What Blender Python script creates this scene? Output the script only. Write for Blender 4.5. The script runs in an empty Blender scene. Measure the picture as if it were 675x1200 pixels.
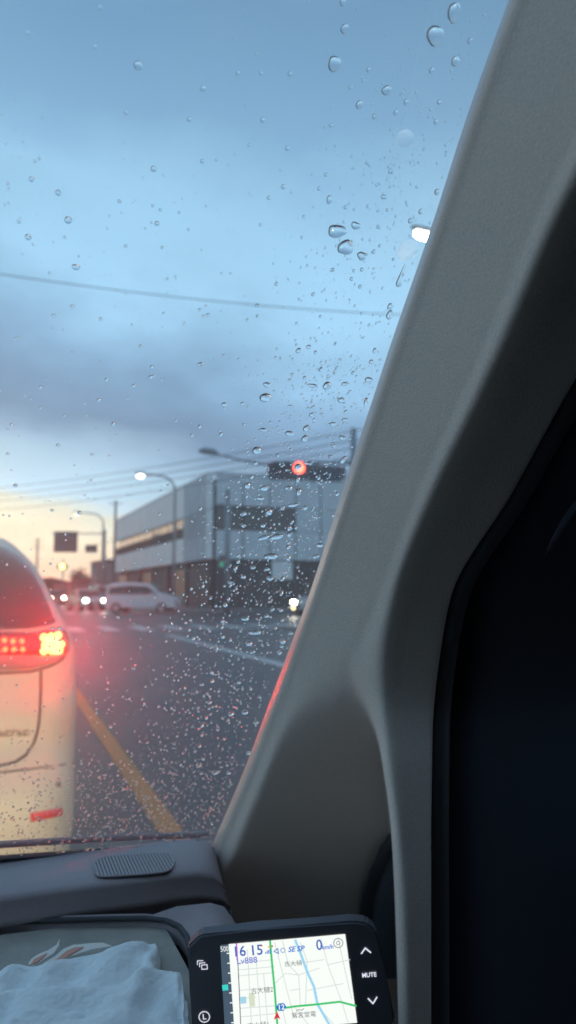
import bpy, bmesh, math, random
import numpy as np
from mathutils import Vector, Matrix
from mathutils.bvhtree import BVHTree

random.seed(7)
rng = np.random.default_rng(11)
S = bpy.context.scene
COL = S.collection

# ------------------------------------------------------------------ camera
FPX = 26.0 / 36.0 * 1200.0            # focal length in photo pixels (long side 1200)
YAW = math.radians(-20.7)
PITCH = math.atan(95.0 / FPX)
EYE = np.array([0.0, 0.0, 1.2])
cam = bpy.data.cameras.new('camera')
camo = bpy.data.objects.new('camera', cam)
COL.objects.link(camo)
camo.location = EYE
camo.rotation_euler = (math.pi / 2 + PITCH, 0, YAW)
cam.lens = 26.0
cam.sensor_width = 36.0
cam.sensor_fit = 'AUTO'
cam.clip_start = 0.02
cam.clip_end = 3000
cam.dof.use_dof = True
cam.dof.focus_distance = 0.47
cam.dof.aperture_fstop = 8.0
S.camera = camo

S.view_settings.view_transform = 'Standard'
S.view_settings.look = 'None'
S.view_settings.exposure = 0.15
S.view_settings.gamma = 1.0
S.cycles.use_denoising = True
S.cycles.max_bounces = 14
S.cycles.volume_bounces = 1
S.cycles.transmission_bounces = 12
S.cycles.transparent_max_bounces = 16
S.cycles.caustics_refractive = True
S.cycles.sample_clamp_indirect = 6.0

SUN_AZ = math.radians(-5.0)           # clockwise from +Y (the road's direction)
SUN_EL = math.radians(2.5)


def lin(r, g, b, a=1.0):
    f = lambda c: (c / 255 / 12.92) if c / 255 <= 0.04045 else ((c / 255 + 0.055) / 1.055) ** 2.4
    return (f(r), f(g), f(b), a)


class NT:
    """small node-tree helper"""
    def __init__(s, tree):
        s.t = tree
        s.t.nodes.clear()

    def n(s, kind, **kw):
        nd = s.t.nodes.new(kind)
        for k, v in kw.items():
            setattr(nd, k, v)
        return nd

    def l(s, a, b):
        s.t.links.new(a, b)

    def val(s, sock, v):
        if hasattr(v, 'is_output') or isinstance(v, bpy.types.NodeSocket):
            s.l(v, sock)
        else:
            sock.default_value = v

    def math(s, op, a, b=0.0, c=None, clamp=False):
        nd = s.n('ShaderNodeMath', operation=op)
        nd.use_clamp = clamp
        s.val(nd.inputs[0], a)
        s.val(nd.inputs[1], b)
        if c is not None:
            s.val(nd.inputs[2], c)
        return nd.outputs[0]

    def ramp(s, fac, stops, interp='LINEAR'):
        nd = s.n('ShaderNodeValToRGB')
        nd.color_ramp.interpolation = interp
        el = nd.color_ramp.elements
        while len(el) < len(stops):
            el.new(0.5)
        for e, (p, c) in zip(el, stops):
            e.position = p
            e.color = c if len(c) == 4 else (*c, 1)
        s.l(fac, nd.inputs[0])
        return nd.outputs[0]

    def mix(s, fac, a, b, mode='MIX'):
        nd = s.n('ShaderNodeMix', data_type='RGBA', blend_type=mode)
        s.val(nd.inputs[0], fac)
        s.val(nd.inputs[6], a)
        s.val(nd.inputs[7], b)
        return nd.outputs[2]

    def noise(s, vec, scale, detail=3.0, rough=0.5):
        nd = s.n('ShaderNodeTexNoise')
        nd.inputs['Scale'].default_value = scale
        nd.inputs['Detail'].default_value = detail
        nd.inputs['Roughness'].default_value = rough
        if vec is not None:
            s.l(vec, nd.inputs['Vector'])
        return nd.outputs[0]


# ------------------------------------------------------------------ world: dusk sky under layered cloud
W = bpy.data.worlds.new('World')
S.world = W
W.use_nodes = True
w = NT(W.node_tree)
wo = w.n('ShaderNodeOutputWorld')
bg = w.n('ShaderNodeBackground')
w.l(bg.outputs[0], wo.inputs[0])
tc = w.n('ShaderNodeTexCoord')
sep = w.n('ShaderNodeSeparateXYZ')
w.l(tc.outputs['Generated'], sep.inputs[0])
dx, dy, dz = sep.outputs
zz = w.math('ADD', w.math('MAXIMUM', dz, 0.0), 0.22)
cx = w.math('DIVIDE', dx, zz)
cy = w.math('DIVIDE', dy, zz)
cmb = w.n('ShaderNodeCombineXYZ')
w.l(cx, cmb.inputs[0])
w.l(cy, cmb.inputs[1])
n1 = w.noise(cmb.outputs[0], 1.7, 5.0, 0.55)
n2 = w.noise(cmb.outputs[0], 0.55, 3.0, 0.45)
e = w.math('ADD', dz, w.math('MULTIPLY', w.math('MULTIPLY', dx, w.math('MAXIMUM', dy, 0.0)), 0.20))
e = w.math('ADD', e, w.math('MULTIPLY', w.math('SUBTRACT', n1, 0.5), w.math('MULTIPLY_ADD', w.math('MAXIMUM', dz, 0.0), 0.55, 0.03)))
high = w.ramp(e, [(0.0, lin(160, 178, 190)), (0.10, lin(165, 190, 205)), (0.140, lin(166, 200, 221)), (0.176, lin(153, 188, 209)), (0.208, lin(136, 168, 194)), (0.238, lin(103, 133, 163)), (0.295, lin(110, 145, 177)), (0.42, lin(142, 188, 219)),
                  (0.50, lin(138, 184, 215)), (0.58, lin(113, 155, 189)), (0.68, lin(98, 139, 173)), (1.0, lin(122, 150, 174))])
warm = w.ramp(e, [(0.0, lin(214, 188, 166)), (0.04, lin(225, 207, 180)), (0.085, lin(229, 220, 193)), (0.118, lin(206, 209, 192)), (0.155, lin(166, 202, 222))])
sd = (math.sin(SUN_AZ) * math.cos(SUN_EL), math.cos(SUN_AZ) * math.cos(SUN_EL), math.sin(SUN_EL))
dot = w.n('ShaderNodeVectorMath', operation='DOT_PRODUCT')
w.l(tc.outputs['Generated'], dot.inputs[0])
dot.inputs[1].default_value = sd
mr = w.n('ShaderNodeMapRange', interpolation_type='SMOOTHSTEP')
w.l(dot.outputs['Value'], mr.inputs[0])
mr.inputs[1].default_value, mr.inputs[2].default_value = 0.72, 0.96
low = w.n('ShaderNodeMapRange', interpolation_type='SMOOTHSTEP')
w.l(e, low.inputs[0])
low.inputs[1].default_value, low.inputs[2].default_value = 0.155, 0.12
cl = w.mix(w.math('MULTIPLY', mr.outputs[0], low.outputs[0]), high, warm)
gain = w.math('MULTIPLY_ADD', w.math('SUBTRACT', w.math('ADD', w.math('MULTIPLY', n2, 0.6), w.math('MULTIPLY', n1, 0.4)), 0.5), 1.5, 1.0)
gcol = w.n('ShaderNodeCombineColor')
for i in range(3):
    w.l(gain, gcol.inputs[i])
cl = w.mix(1.0, cl, gcol.outputs[0], 'MULTIPLY')
hs_ = w.n('ShaderNodeHueSaturation')
hs_.inputs['Saturation'].default_value = 0.95
w.l(cl, hs_.inputs['Color'])
cl = hs_.outputs[0]
sky = w.n('ShaderNodeTexSky', sky_type='NISHITA')
sky.sun_disc = False
sky.sun_elevation = SUN_EL
sky.sun_rotation = SUN_AZ
sky.altitude = 20
skyw = w.n('ShaderNodeVectorMath', operation='SCALE')
w.l(sky.outputs[0], skyw.inputs[0])
skyw.inputs['Scale'].default_value = 0.04
clw = w.n('ShaderNodeVectorMath', operation='SCALE')
w.l(cl, clw.inputs[0])
clw.inputs['Scale'].default_value = 12.6
add = w.n('ShaderNodeVectorMath', operation='ADD')
w.l(skyw.outputs[0], add.inputs[0])
w.l(clw.outputs[0], add.inputs[1])
w.l(add.outputs[0], bg.inputs[0])
bg.inputs[1].default_value = 0.10

sun = bpy.data.lights.new('sun', 'SUN')
sun.energy = 0.12
sun.angle = math.radians(12)
sun.color = (1.0, 0.80, 0.58)
suno = bpy.data.objects.new('sun', sun)
COL.objects.link(suno)
suno.rotation_euler = Vector((-sd[0], -sd[1], -sd[2])).to_track_quat('-Z', 'Y').to_euler()


# ------------------------------------------------------------------ pixel rays (to measure places from the photograph)
def ray(px, py):
    v = np.array([(px - 337.5) / FPX, 1.0, -(py - 600) / FPX])
    c, s = math.cos(PITCH), math.sin(PITCH)
    v = np.array([v[0], v[1] * c - v[2] * s, v[1] * s + v[2] * c])
    c, s = math.cos(YAW), math.sin(YAW)
    return np.array([v[0] * c - v[1] * s, v[0] * s + v[1] * c, v[2]])


def at(px, py, d):
    return EYE + ray(px, py) * d


def at_plane(px, py, p, n):
    r = ray(px, py)
    return EYE + r * (np.dot(np.asarray(p) - EYE, n) / np.dot(r, n))


def at_z(px, py, z):
    r = ray(px, py)
    return EYE + r * ((z - EYE[2]) / r[2])


def at_y(px, py, Y):
    r = ray(px, py)
    return EYE + r * (Y / r[1])


def depth_of(p):
    f = np.array([-math.sin(YAW) * math.cos(PITCH), math.cos(YAW) * math.cos(PITCH), math.sin(PITCH)])
    return float(np.dot(np.asarray(p) - EYE, f))


# ------------------------------------------------------------------ materials
def mat(name, col, rough=0.6, metal=0.0, var=0.0, vscale=4.0, bump=0.0, bscale=200.0, coat=0.0, spec=0.5, sheen=0.0, rvar=0.0):
    m = bpy.data.materials.new(name)
    m.use_nodes = True
    t = NT(m.node_tree)
    o = t.n('ShaderNodeOutputMaterial')
    b = t.n('ShaderNodeBsdfPrincipled')
    t.l(b.outputs[0], o.inputs[0])
    c = col if len(col) == 4 else (*col, 1)
    b.inputs['Base Color'].default_value = c
    b.inputs['Roughness'].default_value = rough
    b.inputs['Metallic'].default_value = metal
    b.inputs['Coat Weight'].default_value = coat
    b.inputs['Coat Roughness'].default_value = 0.06
    b.inputs['Specular IOR Level'].default_value = spec
    b.inputs['Sheen Weight'].default_value = sheen
    co = t.n('ShaderNodeTexCoord').outputs['Object']
    if var:
        nz = t.noise(co, vscale, 5.0, 0.6)
        d = tuple(max(0, x * (1 - var)) for x in c[:3]) + (1,)
        u = tuple(min(1, x * (1 + var)) for x in c[:3]) + (1,)
        t.l(t.ramp(nz, [(0.3, d), (0.7, u)]), b.inputs['Base Color'])
        if rvar:
            t.l(t.math('MULTIPLY_ADD', nz, rvar, rough - rvar / 2), b.inputs['Roughness'])
    if bump:
        bp = t.n('ShaderNodeBump')
        bp.inputs['Strength'].default_value = bump
        bp.inputs['Distance'].default_value = 0.5 / bscale
        t.l(t.noise(co, bscale, 2.0, 0.6), bp.inputs['Height'])
        t.l(bp.outputs[0], b.inputs['Normal'])
    return m


def emit(name, col, s):
    m = bpy.data.materials.new(name)
    m.use_nodes = True
    t = NT(m.node_tree)
    o = t.n('ShaderNodeOutputMaterial')
    b = t.n('ShaderNodeEmission')
    b.inputs[0].default_value = col if len(col) == 4 else (*col, 1)
    b.inputs[1].default_value = s
    t.l(b.outputs[0], o.inputs[0])
    return m


M = {}
M['trim'] = mat('grey_trim', (0.82, 0.69, 0.60), 0.75, var=0.10, vscale=700, bump=0.5, bscale=800, spec=0.25)
M['trim_dark'] = mat('dark_trim', (0.060, 0.065, 0.085), 0.8, bump=0.2, bscale=700, spec=0.25)
M['rubber'] = mat('rubber', (0.055, 0.055, 0.062), 0.6, bump=0.2, bscale=300)
M['speaker'] = mat('speaker_cloth', (0.20, 0.24, 0.29), 0.9, var=0.2, vscale=500, bump=0.5, bscale=600)
M['dash'] = mat('dash_plastic', (0.38, 0.315, 0.33), 0.55, var=0.06, vscale=600, bump=0.35, bscale=800, spec=0.4)
M['slat'] = mat('vent_slat', (0.34, 0.29, 0.31), 0.5)
M['slot'] = mat('vent_slot', (0.05, 0.045, 0.05), 0.8)
M['mat'] = mat('tray_mat', (0.40, 0.37, 0.33), 0.85, var=0.12, vscale=60, bump=0.4, bscale=500)
M['flame_w'] = mat('flame_white', (0.82, 0.76, 0.70), 0.7)
M['flame_r'] = mat('flame_orange', (0.70, 0.34, 0.26), 0.7)
M['towel'] = mat('towel', (0.86, 0.90, 0.92), 0.95, var=0.05, vscale=25, bump=0.55, bscale=75, sheen=0.3)
M['liner'] = mat('headliner', (0.55, 0.53, 0.50), 0.9, bump=0.2, bscale=300)
M['cabin'] = mat('cabin_dark', (0.05, 0.05, 0.05), 0.85)
M['device'] = mat('device_plastic', (0.13, 0.12, 0.14), 0.5, bump=0.05, bscale=900)
M['asphalt'] = mat('asphalt', (0.050, 0.048, 0.052), 0.42, var=0.38, vscale=0.7, bump=0.6, bscale=60, rvar=0.35)
M['land'] = mat('land', (0.075, 0.075, 0.07), 0.8, var=0.25, vscale=0.2)
M['pave'] = mat('pavement', (0.20, 0.195, 0.19), 0.6, var=0.15, vscale=2, bump=0.3, bscale=40)
M['white_paint'] = mat('white_paint', (0.62, 0.62, 0.60), 0.5, var=0.22, vscale=5)
M['yellow_paint'] = mat('yellow_paint', (0.74, 0.26, 0.035), 0.5, var=0.15, vscale=7)
M['cream'] = mat('cream_body', (0.60, 0.525, 0.40), 0.45, coat=0.25, var=0.02, vscale=2)
M['white_body'] = mat('white_body', (0.72, 0.72, 0.74), 0.3, coat=0.7)
M['dark_body'] = mat('dark_body', (0.06, 0.06, 0.075), 0.3, coat=0.7)
M['silver_body'] = mat('silver_body', (0.38, 0.38, 0.40), 0.3, metal=0.5, coat=0.6)
M['carglass'] = mat('car_glass', (0.016, 0.016, 0.020), 0.06, spec=0.6)
M['black'] = mat('black_plastic', (0.02, 0.02, 0.022), 0.5)
M['tyre'] = mat('tyre', (0.018, 0.018, 0.018), 0.85)
M['rim'] = mat('rim', (0.45, 0.45, 0.47), 0.35, metal=0.8)
M['chrome'] = mat('badge', (0.06, 0.05, 0.045), 0.4)
M['lens_red'] = mat('lens_red', (0.30, 0.012, 0.016), 0.15, coat=1.0)
M['lens_clear'] = mat('lens_clear', (0.33, 0.17, 0.16), 0.15, coat=1.0)
M['led_red'] = emit('led_red', (1.0, 0.022, 0.007), 30.0)
M['brake_red'] = emit('brake_red', (1.0, 0.012, 0.003), 195.0)
M['reflector'] = mat('reflector', (0.75, 0.010, 0.02), 0.2, coat=1.0)
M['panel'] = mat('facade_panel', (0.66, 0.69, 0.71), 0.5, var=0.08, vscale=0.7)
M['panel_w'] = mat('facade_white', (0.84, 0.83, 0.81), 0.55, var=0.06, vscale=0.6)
M['panel_d'] = mat('facade_dark', (0.10, 0.085, 0.085), 0.7, var=0.2, vscale=0.8)
M['opening'] = mat('facade_opening', (0.025, 0.024, 0.028), 0.35)
M['glass'] = mat('window_glass', (0.03, 0.035, 0.04), 0.05, spec=0.9)
M['mirrorglass'] = mat('window_glass_coated', (0.55, 0.53, 0.50), 0.08, metal=0.9)
M['metal'] = mat('galvanised', (0.26, 0.28, 0.30), 0.5, metal=0.4, var=0.15, vscale=3)
M['concrete'] = mat('pole_concrete', (0.17, 0.17, 0.17), 0.8, var=0.15, vscale=3)
M['sign_back'] = mat('sign_board', (0.045, 0.050, 0.075), 0.6)
M['wire'] = mat('wire', (0.02, 0.02, 0.022), 0.6)
M['leaf'] = mat('foliage', (0.045, 0.055, 0.035), 0.8, var=0.4, vscale=0.8)
M['bark'] = mat('bark', (0.08, 0.06, 0.045), 0.9)
M['house'] = mat('house_wall', (0.22, 0.20, 0.19), 0.8, var=0.1, vscale=1)
M['roof'] = mat('roof_tile', (0.07, 0.065, 0.07), 0.7, var=0.2, vscale=2)
M['lamp_on'] = emit('lamp_on', (1.0, 0.93, 0.80), 9.0)
M['lamp_near'] = emit('lamp_near', (1.0, 0.90, 0.70), 30.0)
M['head_on'] = emit('headlight_on', (1.0, 0.95, 0.80), 60.0)
M['head_low'] = emit('fog_lamp_on', (1.0, 0.82, 0.35), 7.0)
M['sig_red'] = emit('signal_red', (1.0, 0.06, 0.035), 14.0)
M['sig_green'] = emit('signal_green', (0.05, 0.9, 0.55), 0.45)
M['sig_yellow'] = emit('signal_yellow', (1.0, 0.80, 0.15), 10.0)
M['sig_off'] = mat('signal_lens_off', (0.03, 0.03, 0.03), 0.3)


def make_water():
    m = bpy.data.materials.new('rain_water')
    m.use_nodes = True
    t = NT(m.node_tree)
    o = t.n('ShaderNodeOutputMaterial')
    g = t.n('ShaderNodeBsdfGlass')
    g.inputs['IOR'].default_value = 1.33
    g.inputs['Roughness'].default_value = 0.0
    t.l(g.outputs[0], o.inputs[0])
    return m


def make_milky():
    m = bpy.data.materials.new('smeared_water')
    m.use_nodes = True
    t = NT(m.node_tree)
    o = t.n('ShaderNodeOutputMaterial')
    g = t.n('ShaderNodeBsdfGlass')
    g.inputs['IOR'].default_value = 1.2
    g.inputs['Roughness'].default_value = 0.45
    t.l(g.outputs[0], o.inputs[0])
    return m


def make_windscreen():
    # clear pane with a weak reflection
    m = bpy.data.materials.new('misted_glass')
    m.use_nodes = True
    t = NT(m.node_tree)
    o = t.n('ShaderNodeOutputMaterial')
    tr = t.n('ShaderNodeBsdfTransparent')
    tr.inputs[0].default_value = (0.97, 0.985, 0.985, 1)
    gl = t.n('ShaderNodeBsdfGlossy')
    gl.inputs['Roughness'].default_value = 0.02
    m2 = t.n('ShaderNodeMixShader')
    m2.inputs[0].default_value = 0.045
    t.l(tr.outputs[0], m2.inputs[1])
    t.l(gl.outputs[0], m2.inputs[2])
    t.l(m2.outputs[0], o.inputs[0])
    return m


def make_mist():
    m = bpy.data.materials.new('breath_mist')
    m.use_nodes = True
    t = NT(m.node_tree)
    o = t.n('ShaderNodeOutputMaterial')
    v = t.n('ShaderNodeVolumeScatter')
    v.inputs['Density'].default_value = 60.0
    v.inputs['Anisotropy'].default_value = 0.925
    t.l(v.outputs[0], o.inputs['Volume'])
    return m


M['mist'] = make_mist()
M['water'] = make_water()
M['milky'] = make_milky()
M['windscreen'] = make_windscreen()


# ------------------------------------------------------------------ mesh helpers
def obj(name, me, m=None, parent=None, smooth=False):
    if isinstance(me, bmesh.types.BMesh):
        b = me
        me = bpy.data.meshes.new(name)
        bmesh.ops.recalc_face_normals(b, faces=b.faces)
        b.to_mesh(me)
        b.free()
    if m is not None and not me.materials:
        me.materials.append(m)
    if smooth:
        for p in me.polygons:
            p.use_smooth = True
    o = bpy.data.objects.new(name, me)
    COL.objects.link(o)
    if parent is not None:
        o.parent = parent
    return o


def tag(o, label=None, cat=None, group=None, kind=None):
    if label: o['label'] = label
    if cat: o['category'] = cat
    if group: o['group'] = group
    if kind: o['kind'] = kind
    return o


def empty(name, loc, label, cat, group=None, rz=0.0):
    o = bpy.data.objects.new(name, None)
    o.empty_display_size = 0.1
    COL.objects.link(o)
    o.location = loc
    o.rotation_euler = (0, 0, rz)
    return tag(o, label, cat, group)


def BM():
    return bmesh.new()


def box(b, x0, x1, y0, y1, z0, z1, bev=0.0):
    vs = [b.verts.new(p) for p in [(x0, y0, z0), (x1, y0, z0), (x1, y1, z0), (x0, y1, z0), (x0, y0, z1), (x1, y0, z1), (x1, y1, z1), (x0, y1, z1)]]
    fs = [b.faces.new([vs[i] for i in q]) for q in [(0, 3, 2, 1), (4, 5, 6, 7), (0, 1, 5, 4), (1, 2, 6, 5), (2, 3, 7, 6), (3, 0, 4, 7)]]
    if bev:
        es = list({e for f in fs for e in f.edges})
        bmesh.ops.bevel(b, geom=es, offset=bev, segments=2, affect='EDGES', profile=0.5)
    return vs


def tube(b, pts, r, seg=10, cap=True):
    pts = [Vector(p) for p in pts]
    rs = r if isinstance(r, (list, tuple)) else [r] * len(pts)
    rings = []
    for i, p in enumerate(pts):
        d = (pts[min(i + 1, len(pts) - 1)] - pts[max(i - 1, 0)]).normalized()
        a = Vector((0, 0, 1)) if abs(d.z) < 0.9 else Vector((1, 0, 0))
        u = d.cross(a).normalized()
        v = d.cross(u).normalized()
        rings.append([b.verts.new(p + (u * math.cos(2 * math.pi * k / seg) + v * math.sin(2 * math.pi * k / seg)) * rs[i]) for k in range(seg)])
    for i in range(len(rings) - 1):
        for k in range(seg):
            b.faces.new((rings[i][k], rings[i][(k + 1) % seg], rings[i + 1][(k + 1) % seg], rings[i + 1][k]))
    if cap:
        b.faces.new(rings[0][::-1])
        b.faces.new(rings[-1])


def grid(b, P):
    """P: rows of points"""
    V = [[b.verts.new(tuple(p)) for p in row] for row in P]
    for i in range(len(V) - 1):
        for j in range(len(V[0]) - 1):
            b.faces.new((V[i][j], V[i][j + 1], V[i + 1][j + 1], V[i + 1][j]))
    return V


def disc_prism(b, c, n, r, th, seg=16, ry=None):
    c, n = Vector(c), Vector(n).normalized()
    a = Vector((0, 0, 1)) if abs(n.z) < 0.9 else Vector((0, 1, 0))
    u = n.cross(a).normalized()
    v = n.cross(u).normalized()
    ry = ry or r
    A = [b.verts.new(c + u * math.cos(2 * math.pi * k / seg) * r + v * math.sin(2 * math.pi * k / seg) * ry) for k in range(seg)]
    B = [b.verts.new(x.co + n * th) for x in A]
    b.faces.new(A[::-1])
    b.faces.new(B)
    for k in range(seg):
        b.faces.new((A[k], A[(k + 1) % seg], B[(k + 1) % seg], B[k]))


def prism(b, pts, off):
    """closed polygon pts (3d) extruded by vector off"""
    A = [b.verts.new(tuple(p)) for p in pts]
    B = [b.verts.new(tuple(Vector(p) + Vector(off))) for p in pts]
    b.faces.new(A[::-1])
    b.faces.new(B)
    n = len(pts)
    for k in range(n):
        b.faces.new((A[k], A[(k + 1) % n], B[(k + 1) % n], B[k]))


def pchip(x, y, xq):
    x, y, xq = map(lambda a: np.asarray(a, float), (x, y, xq))
    h = np.diff(x)
    d = np.diff(y) / h
    m = np.zeros_like(y)
    for i in range(1, len(x) - 1):
        if d[i - 1] * d[i] > 0:
            w1, w2 = 2 * h[i] + h[i - 1], h[i] + 2 * h[i - 1]
            m[i] = (w1 + w2) / (w1 / d[i - 1] + w2 / d[i])
    m[0], m[-1] = d[0], d[-1]
    i = np.clip(np.searchsorted(x, xq) - 1, 0, len(x) - 2)
    t = (xq - x[i]) / h[i]
    return ((1 + 2 * t) * (1 - t) ** 2 * y[i] + t * (1 - t) ** 2 * h[i] * m[i] + t * t * (3 - 2 * t) * y[i + 1] + t * t * (t - 1) * h[i] * m[i + 1])


# ------------------------------------------------------------------ ground, road, markings
def sheet(name, x0, x1, y0, y1, z, m, parent=None):
    b = BM()
    b.faces.new([b.verts.new(p) for p in ((x0, y0, z), (x1, y0, z), (x1, y1, z), (x0, y1, z))])
    return obj(name, b, m, parent)


tag(sheet('ground', -1500, 1500, -300, 2600, -0.02, M['land']), kind='structure')
b = BM()
box(b, -4.2, 8.3, -20, 25.0, -0.016, 0.0)
box(b, -200, 200, 25.0, 43.5, -0.016, 0.0)
box(b, -4.2, 8.3, 43.5, 600, -0.016, 0.0)
road = tag(obj('road', b, M['asphalt']), kind='structure')
# yellow centre line
YL = (0.83 + at_z(120, 860, 0.0)[0]) / 2
sheet('centre_line', YL - 0.060, YL + 0.060, -5, 22.0, 0.004, M['yellow_paint'], road)
sheet('stop_line', -4.0, YL - 0.15, 22.0, 22.4, 0.004, M['white_paint'], road)
for k in range(14):                                               # crosswalk in front of the junction
    x = -3.6 + k * 1.1
    sheet('crosswalk_stripe', x, x + 0.5, 24.2, 27.6, 0.004, M['white_paint'], road)
for k in range(12):                                               # far crosswalk
    x = -3.6 + k * 1.0
    sheet('crosswalk_stripe', x, x + 0.5, 45.0, 48.5, 0.004, M['white_paint'], road)
# right edge line, curving into the side street
P0, P1 = at_z(330, 779, 0.0), at_z(196, 744, 0.0)
b = BM()
L = []
for t in np.linspace(-0.4, 1.0, 12):
    p = P0 + (P1 - P0) * t
    L.append(p)
dirv = (P1 - P0) / np.linalg.norm(P1 - P0)
nrm = np.array([-dirv[1], dirv[0], 0])
grid(b, [[(p[0] - nrm[0] * 0.12, p[1] - nrm[1] * 0.12, 0.004), (p[0] + nrm[0] * 0.12, p[1] + nrm[1] * 0.12, 0.004)] for p in L])
obj('edge_line', b, M['white_paint'], road)
sheet('side_street_line', 9.0, 40, 32.0, 32.25, 0.004, M['white_paint'], road)
b = BM()
box(b, 8.3, 60, 43.5, 140, -0.015, 0.13, 0)
tag(obj('pavement', b, M['pave']), kind='structure')
b = BM()
box(b, 8.3, 60, -15, 20.5, -0.015, 0.13, 0)
tag(obj('pavement', b, M['pave']), kind='structure')
b = BM()
box(b, -40, -4.2, 43.5, 140, -0.015, 0.13, 0)
tag(obj('pavement', b, M['pave']), kind='structure')

# ------------------------------------------------------------------ commercial building on the corner
C0 = at_z(247, 716, 0.0)
C0 = np.array([13.3, 50.6, 0.0])
EL_ = np.array([11.9, 88.0, 0.0])
bld = empty('commercial_building', (C0[0], C0[1], 0), 'two storey grey panelled commercial building with dark ground floor on the far right corner', 'building')
dL = (EL_ - C0) / np.linalg.norm(EL_ - C0)
nL = np.array([-dL[1], dL[0], 0]) * 1.0           # outward normal of left facade
if nL[0] > 0: nL = -nL
dR = np.array([1.0, 0.03, 0]); dR /= np.linalg.norm(dR)
nR = np.array([dR[1], -dR[0], 0])


def fbox(b, side, s0, s1, z0, z1, o0, o1):
    d, n = (dL, nL) if side == 'L' else (dR, nR)
    q = []
    for z in (z0, z1):
        for s, o in ((s0, o0), (s1, o0), (s1, o1), (s0, o1)):
            p = d * s + n * o
            q.append((p[0], p[1], z))
    vs = [b.verts.new(p) for p in q]
    for f in [(0, 3, 2, 1), (4, 5, 6, 7), (0, 1, 5, 4), (1, 2, 6, 5), (2, 3, 7, 6), (3, 0, 4, 7)]:
        b.faces.new([vs[i] for i in f])


def fpart(name, side, s0, s1, z0, z1, o0, o1, m, parent=bld):
    b = BM()
    fbox(b, side, s0, s1, z0, z1, o0, o1)
    return obj(name, b, m, parent)


b = BM()                                                # structural core set behind the cladding
far = dL * 37.4
prism(b, [(0.35, 0.35, 0.13), (30, 1.2, 0.13), (30 + far[0], far[1], 0.13), (far[0] + 0.3, far[1], 0.13)], (0, 0, 9.2))
obj('wall', b, M['panel_d'], bld)
# ground floor
for k in range(6):
    s = 0.3 + k * 6.1
    fpart('column', 'L', s, s + 0.5, 0.13, 3.55, -0.30, 0.02, M['panel_d'])
    if k % 2 == 0:
        fpart('shutter', 'L', s + 0.6, s + 5.9, 0.13, 3.1, -0.34, -0.12, M['panel_d'])
    else:
        fpart('shop_front', 'L', s + 0.6, s + 5.9, 0.13, 3.1, -0.34, -0.2, M['opening'])
for k in range(6):
    s = 0.4 + k * 4.2
    fpart('column', 'R', s, s + 0.4, 0.13, 3.55, -0.30, 0.03, M['panel_d'])
    fpart('shop_front', 'R', s + 0.45, s + 4.15, 0.13, 3.0, -0.34, -0.15, M['opening'] if k % 3 else M['panel_d'])
    for q in range(3):
        fpart('mullion', 'R', s + 0.5 + q * 1.2, s + 0.58 + q * 1.2, 0.13, 3.0, -0.148, -0.08, M['panel_d'])
fpart('poster_board', 'R', 4.6, 6.2, 2.2, 3.5, 0.04, 0.1, M['panel_w'])
# cladding, left side: fins at the corner, then white bands with a strip of windows
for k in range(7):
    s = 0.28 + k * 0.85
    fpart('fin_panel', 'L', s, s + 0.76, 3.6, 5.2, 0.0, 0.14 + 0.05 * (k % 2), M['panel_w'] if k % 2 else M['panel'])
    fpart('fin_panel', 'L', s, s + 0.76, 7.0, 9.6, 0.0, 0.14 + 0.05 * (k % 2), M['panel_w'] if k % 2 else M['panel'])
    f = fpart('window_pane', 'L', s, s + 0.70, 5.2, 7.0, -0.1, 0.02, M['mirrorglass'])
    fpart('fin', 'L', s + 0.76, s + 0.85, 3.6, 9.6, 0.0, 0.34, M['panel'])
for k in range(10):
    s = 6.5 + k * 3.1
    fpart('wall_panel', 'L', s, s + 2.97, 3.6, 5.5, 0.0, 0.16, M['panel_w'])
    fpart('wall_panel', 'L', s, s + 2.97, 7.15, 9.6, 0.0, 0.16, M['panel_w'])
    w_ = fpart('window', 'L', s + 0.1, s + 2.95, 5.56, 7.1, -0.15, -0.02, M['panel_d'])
    for q in range(2):
        fpart('pane', 'L', s + 0.16 + q * 1.4, s + 1.48 + q * 1.4, 5.62, 7.04, -0.02, 0.01, M['mirrorglass'], w_)
    bb = BM()
    for q in range(16):
        fbox(bb, 'L', s + 0.1 + q * 0.19, s + 0.13 + q * 0.19, 5.5, 6.3, 0.10, 0.13)
    fbox(bb, 'L', s + 0.05, s + 3.05, 6.3, 6.36, 0.09, 0.14)
    tag(obj('railing', bb, M['panel_d'], bld), kind='stuff')
fpart('corner_strip', 'L', -0.15, 0.2, 3.6, 9.72, -0.1, 0.3, M['panel_w'])
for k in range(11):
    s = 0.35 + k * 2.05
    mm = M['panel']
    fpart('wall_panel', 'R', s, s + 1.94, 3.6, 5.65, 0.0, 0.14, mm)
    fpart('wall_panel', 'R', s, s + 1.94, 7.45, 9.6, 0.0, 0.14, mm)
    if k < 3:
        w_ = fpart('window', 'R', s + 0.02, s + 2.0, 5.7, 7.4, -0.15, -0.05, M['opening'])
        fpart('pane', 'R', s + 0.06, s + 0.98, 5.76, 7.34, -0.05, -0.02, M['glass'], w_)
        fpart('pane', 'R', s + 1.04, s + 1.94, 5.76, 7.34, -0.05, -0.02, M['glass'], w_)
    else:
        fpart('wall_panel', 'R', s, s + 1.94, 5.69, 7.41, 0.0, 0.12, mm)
b = BM()
fbox(b, 'R', 0.3, 26, 9.62, 9.8, -0.3, 0.2)
fbox(b, 'L', 0.3, 37, 9.62, 9.8, -0.3, 0.2)
obj('coping', b, M['panel'], bld)
b = BM()
box(b, 8.5, 11.5, 2, 5, 9.9, 11.2, 0.05)
obj('roof_unit', b, M['panel_d'], bld)

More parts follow.
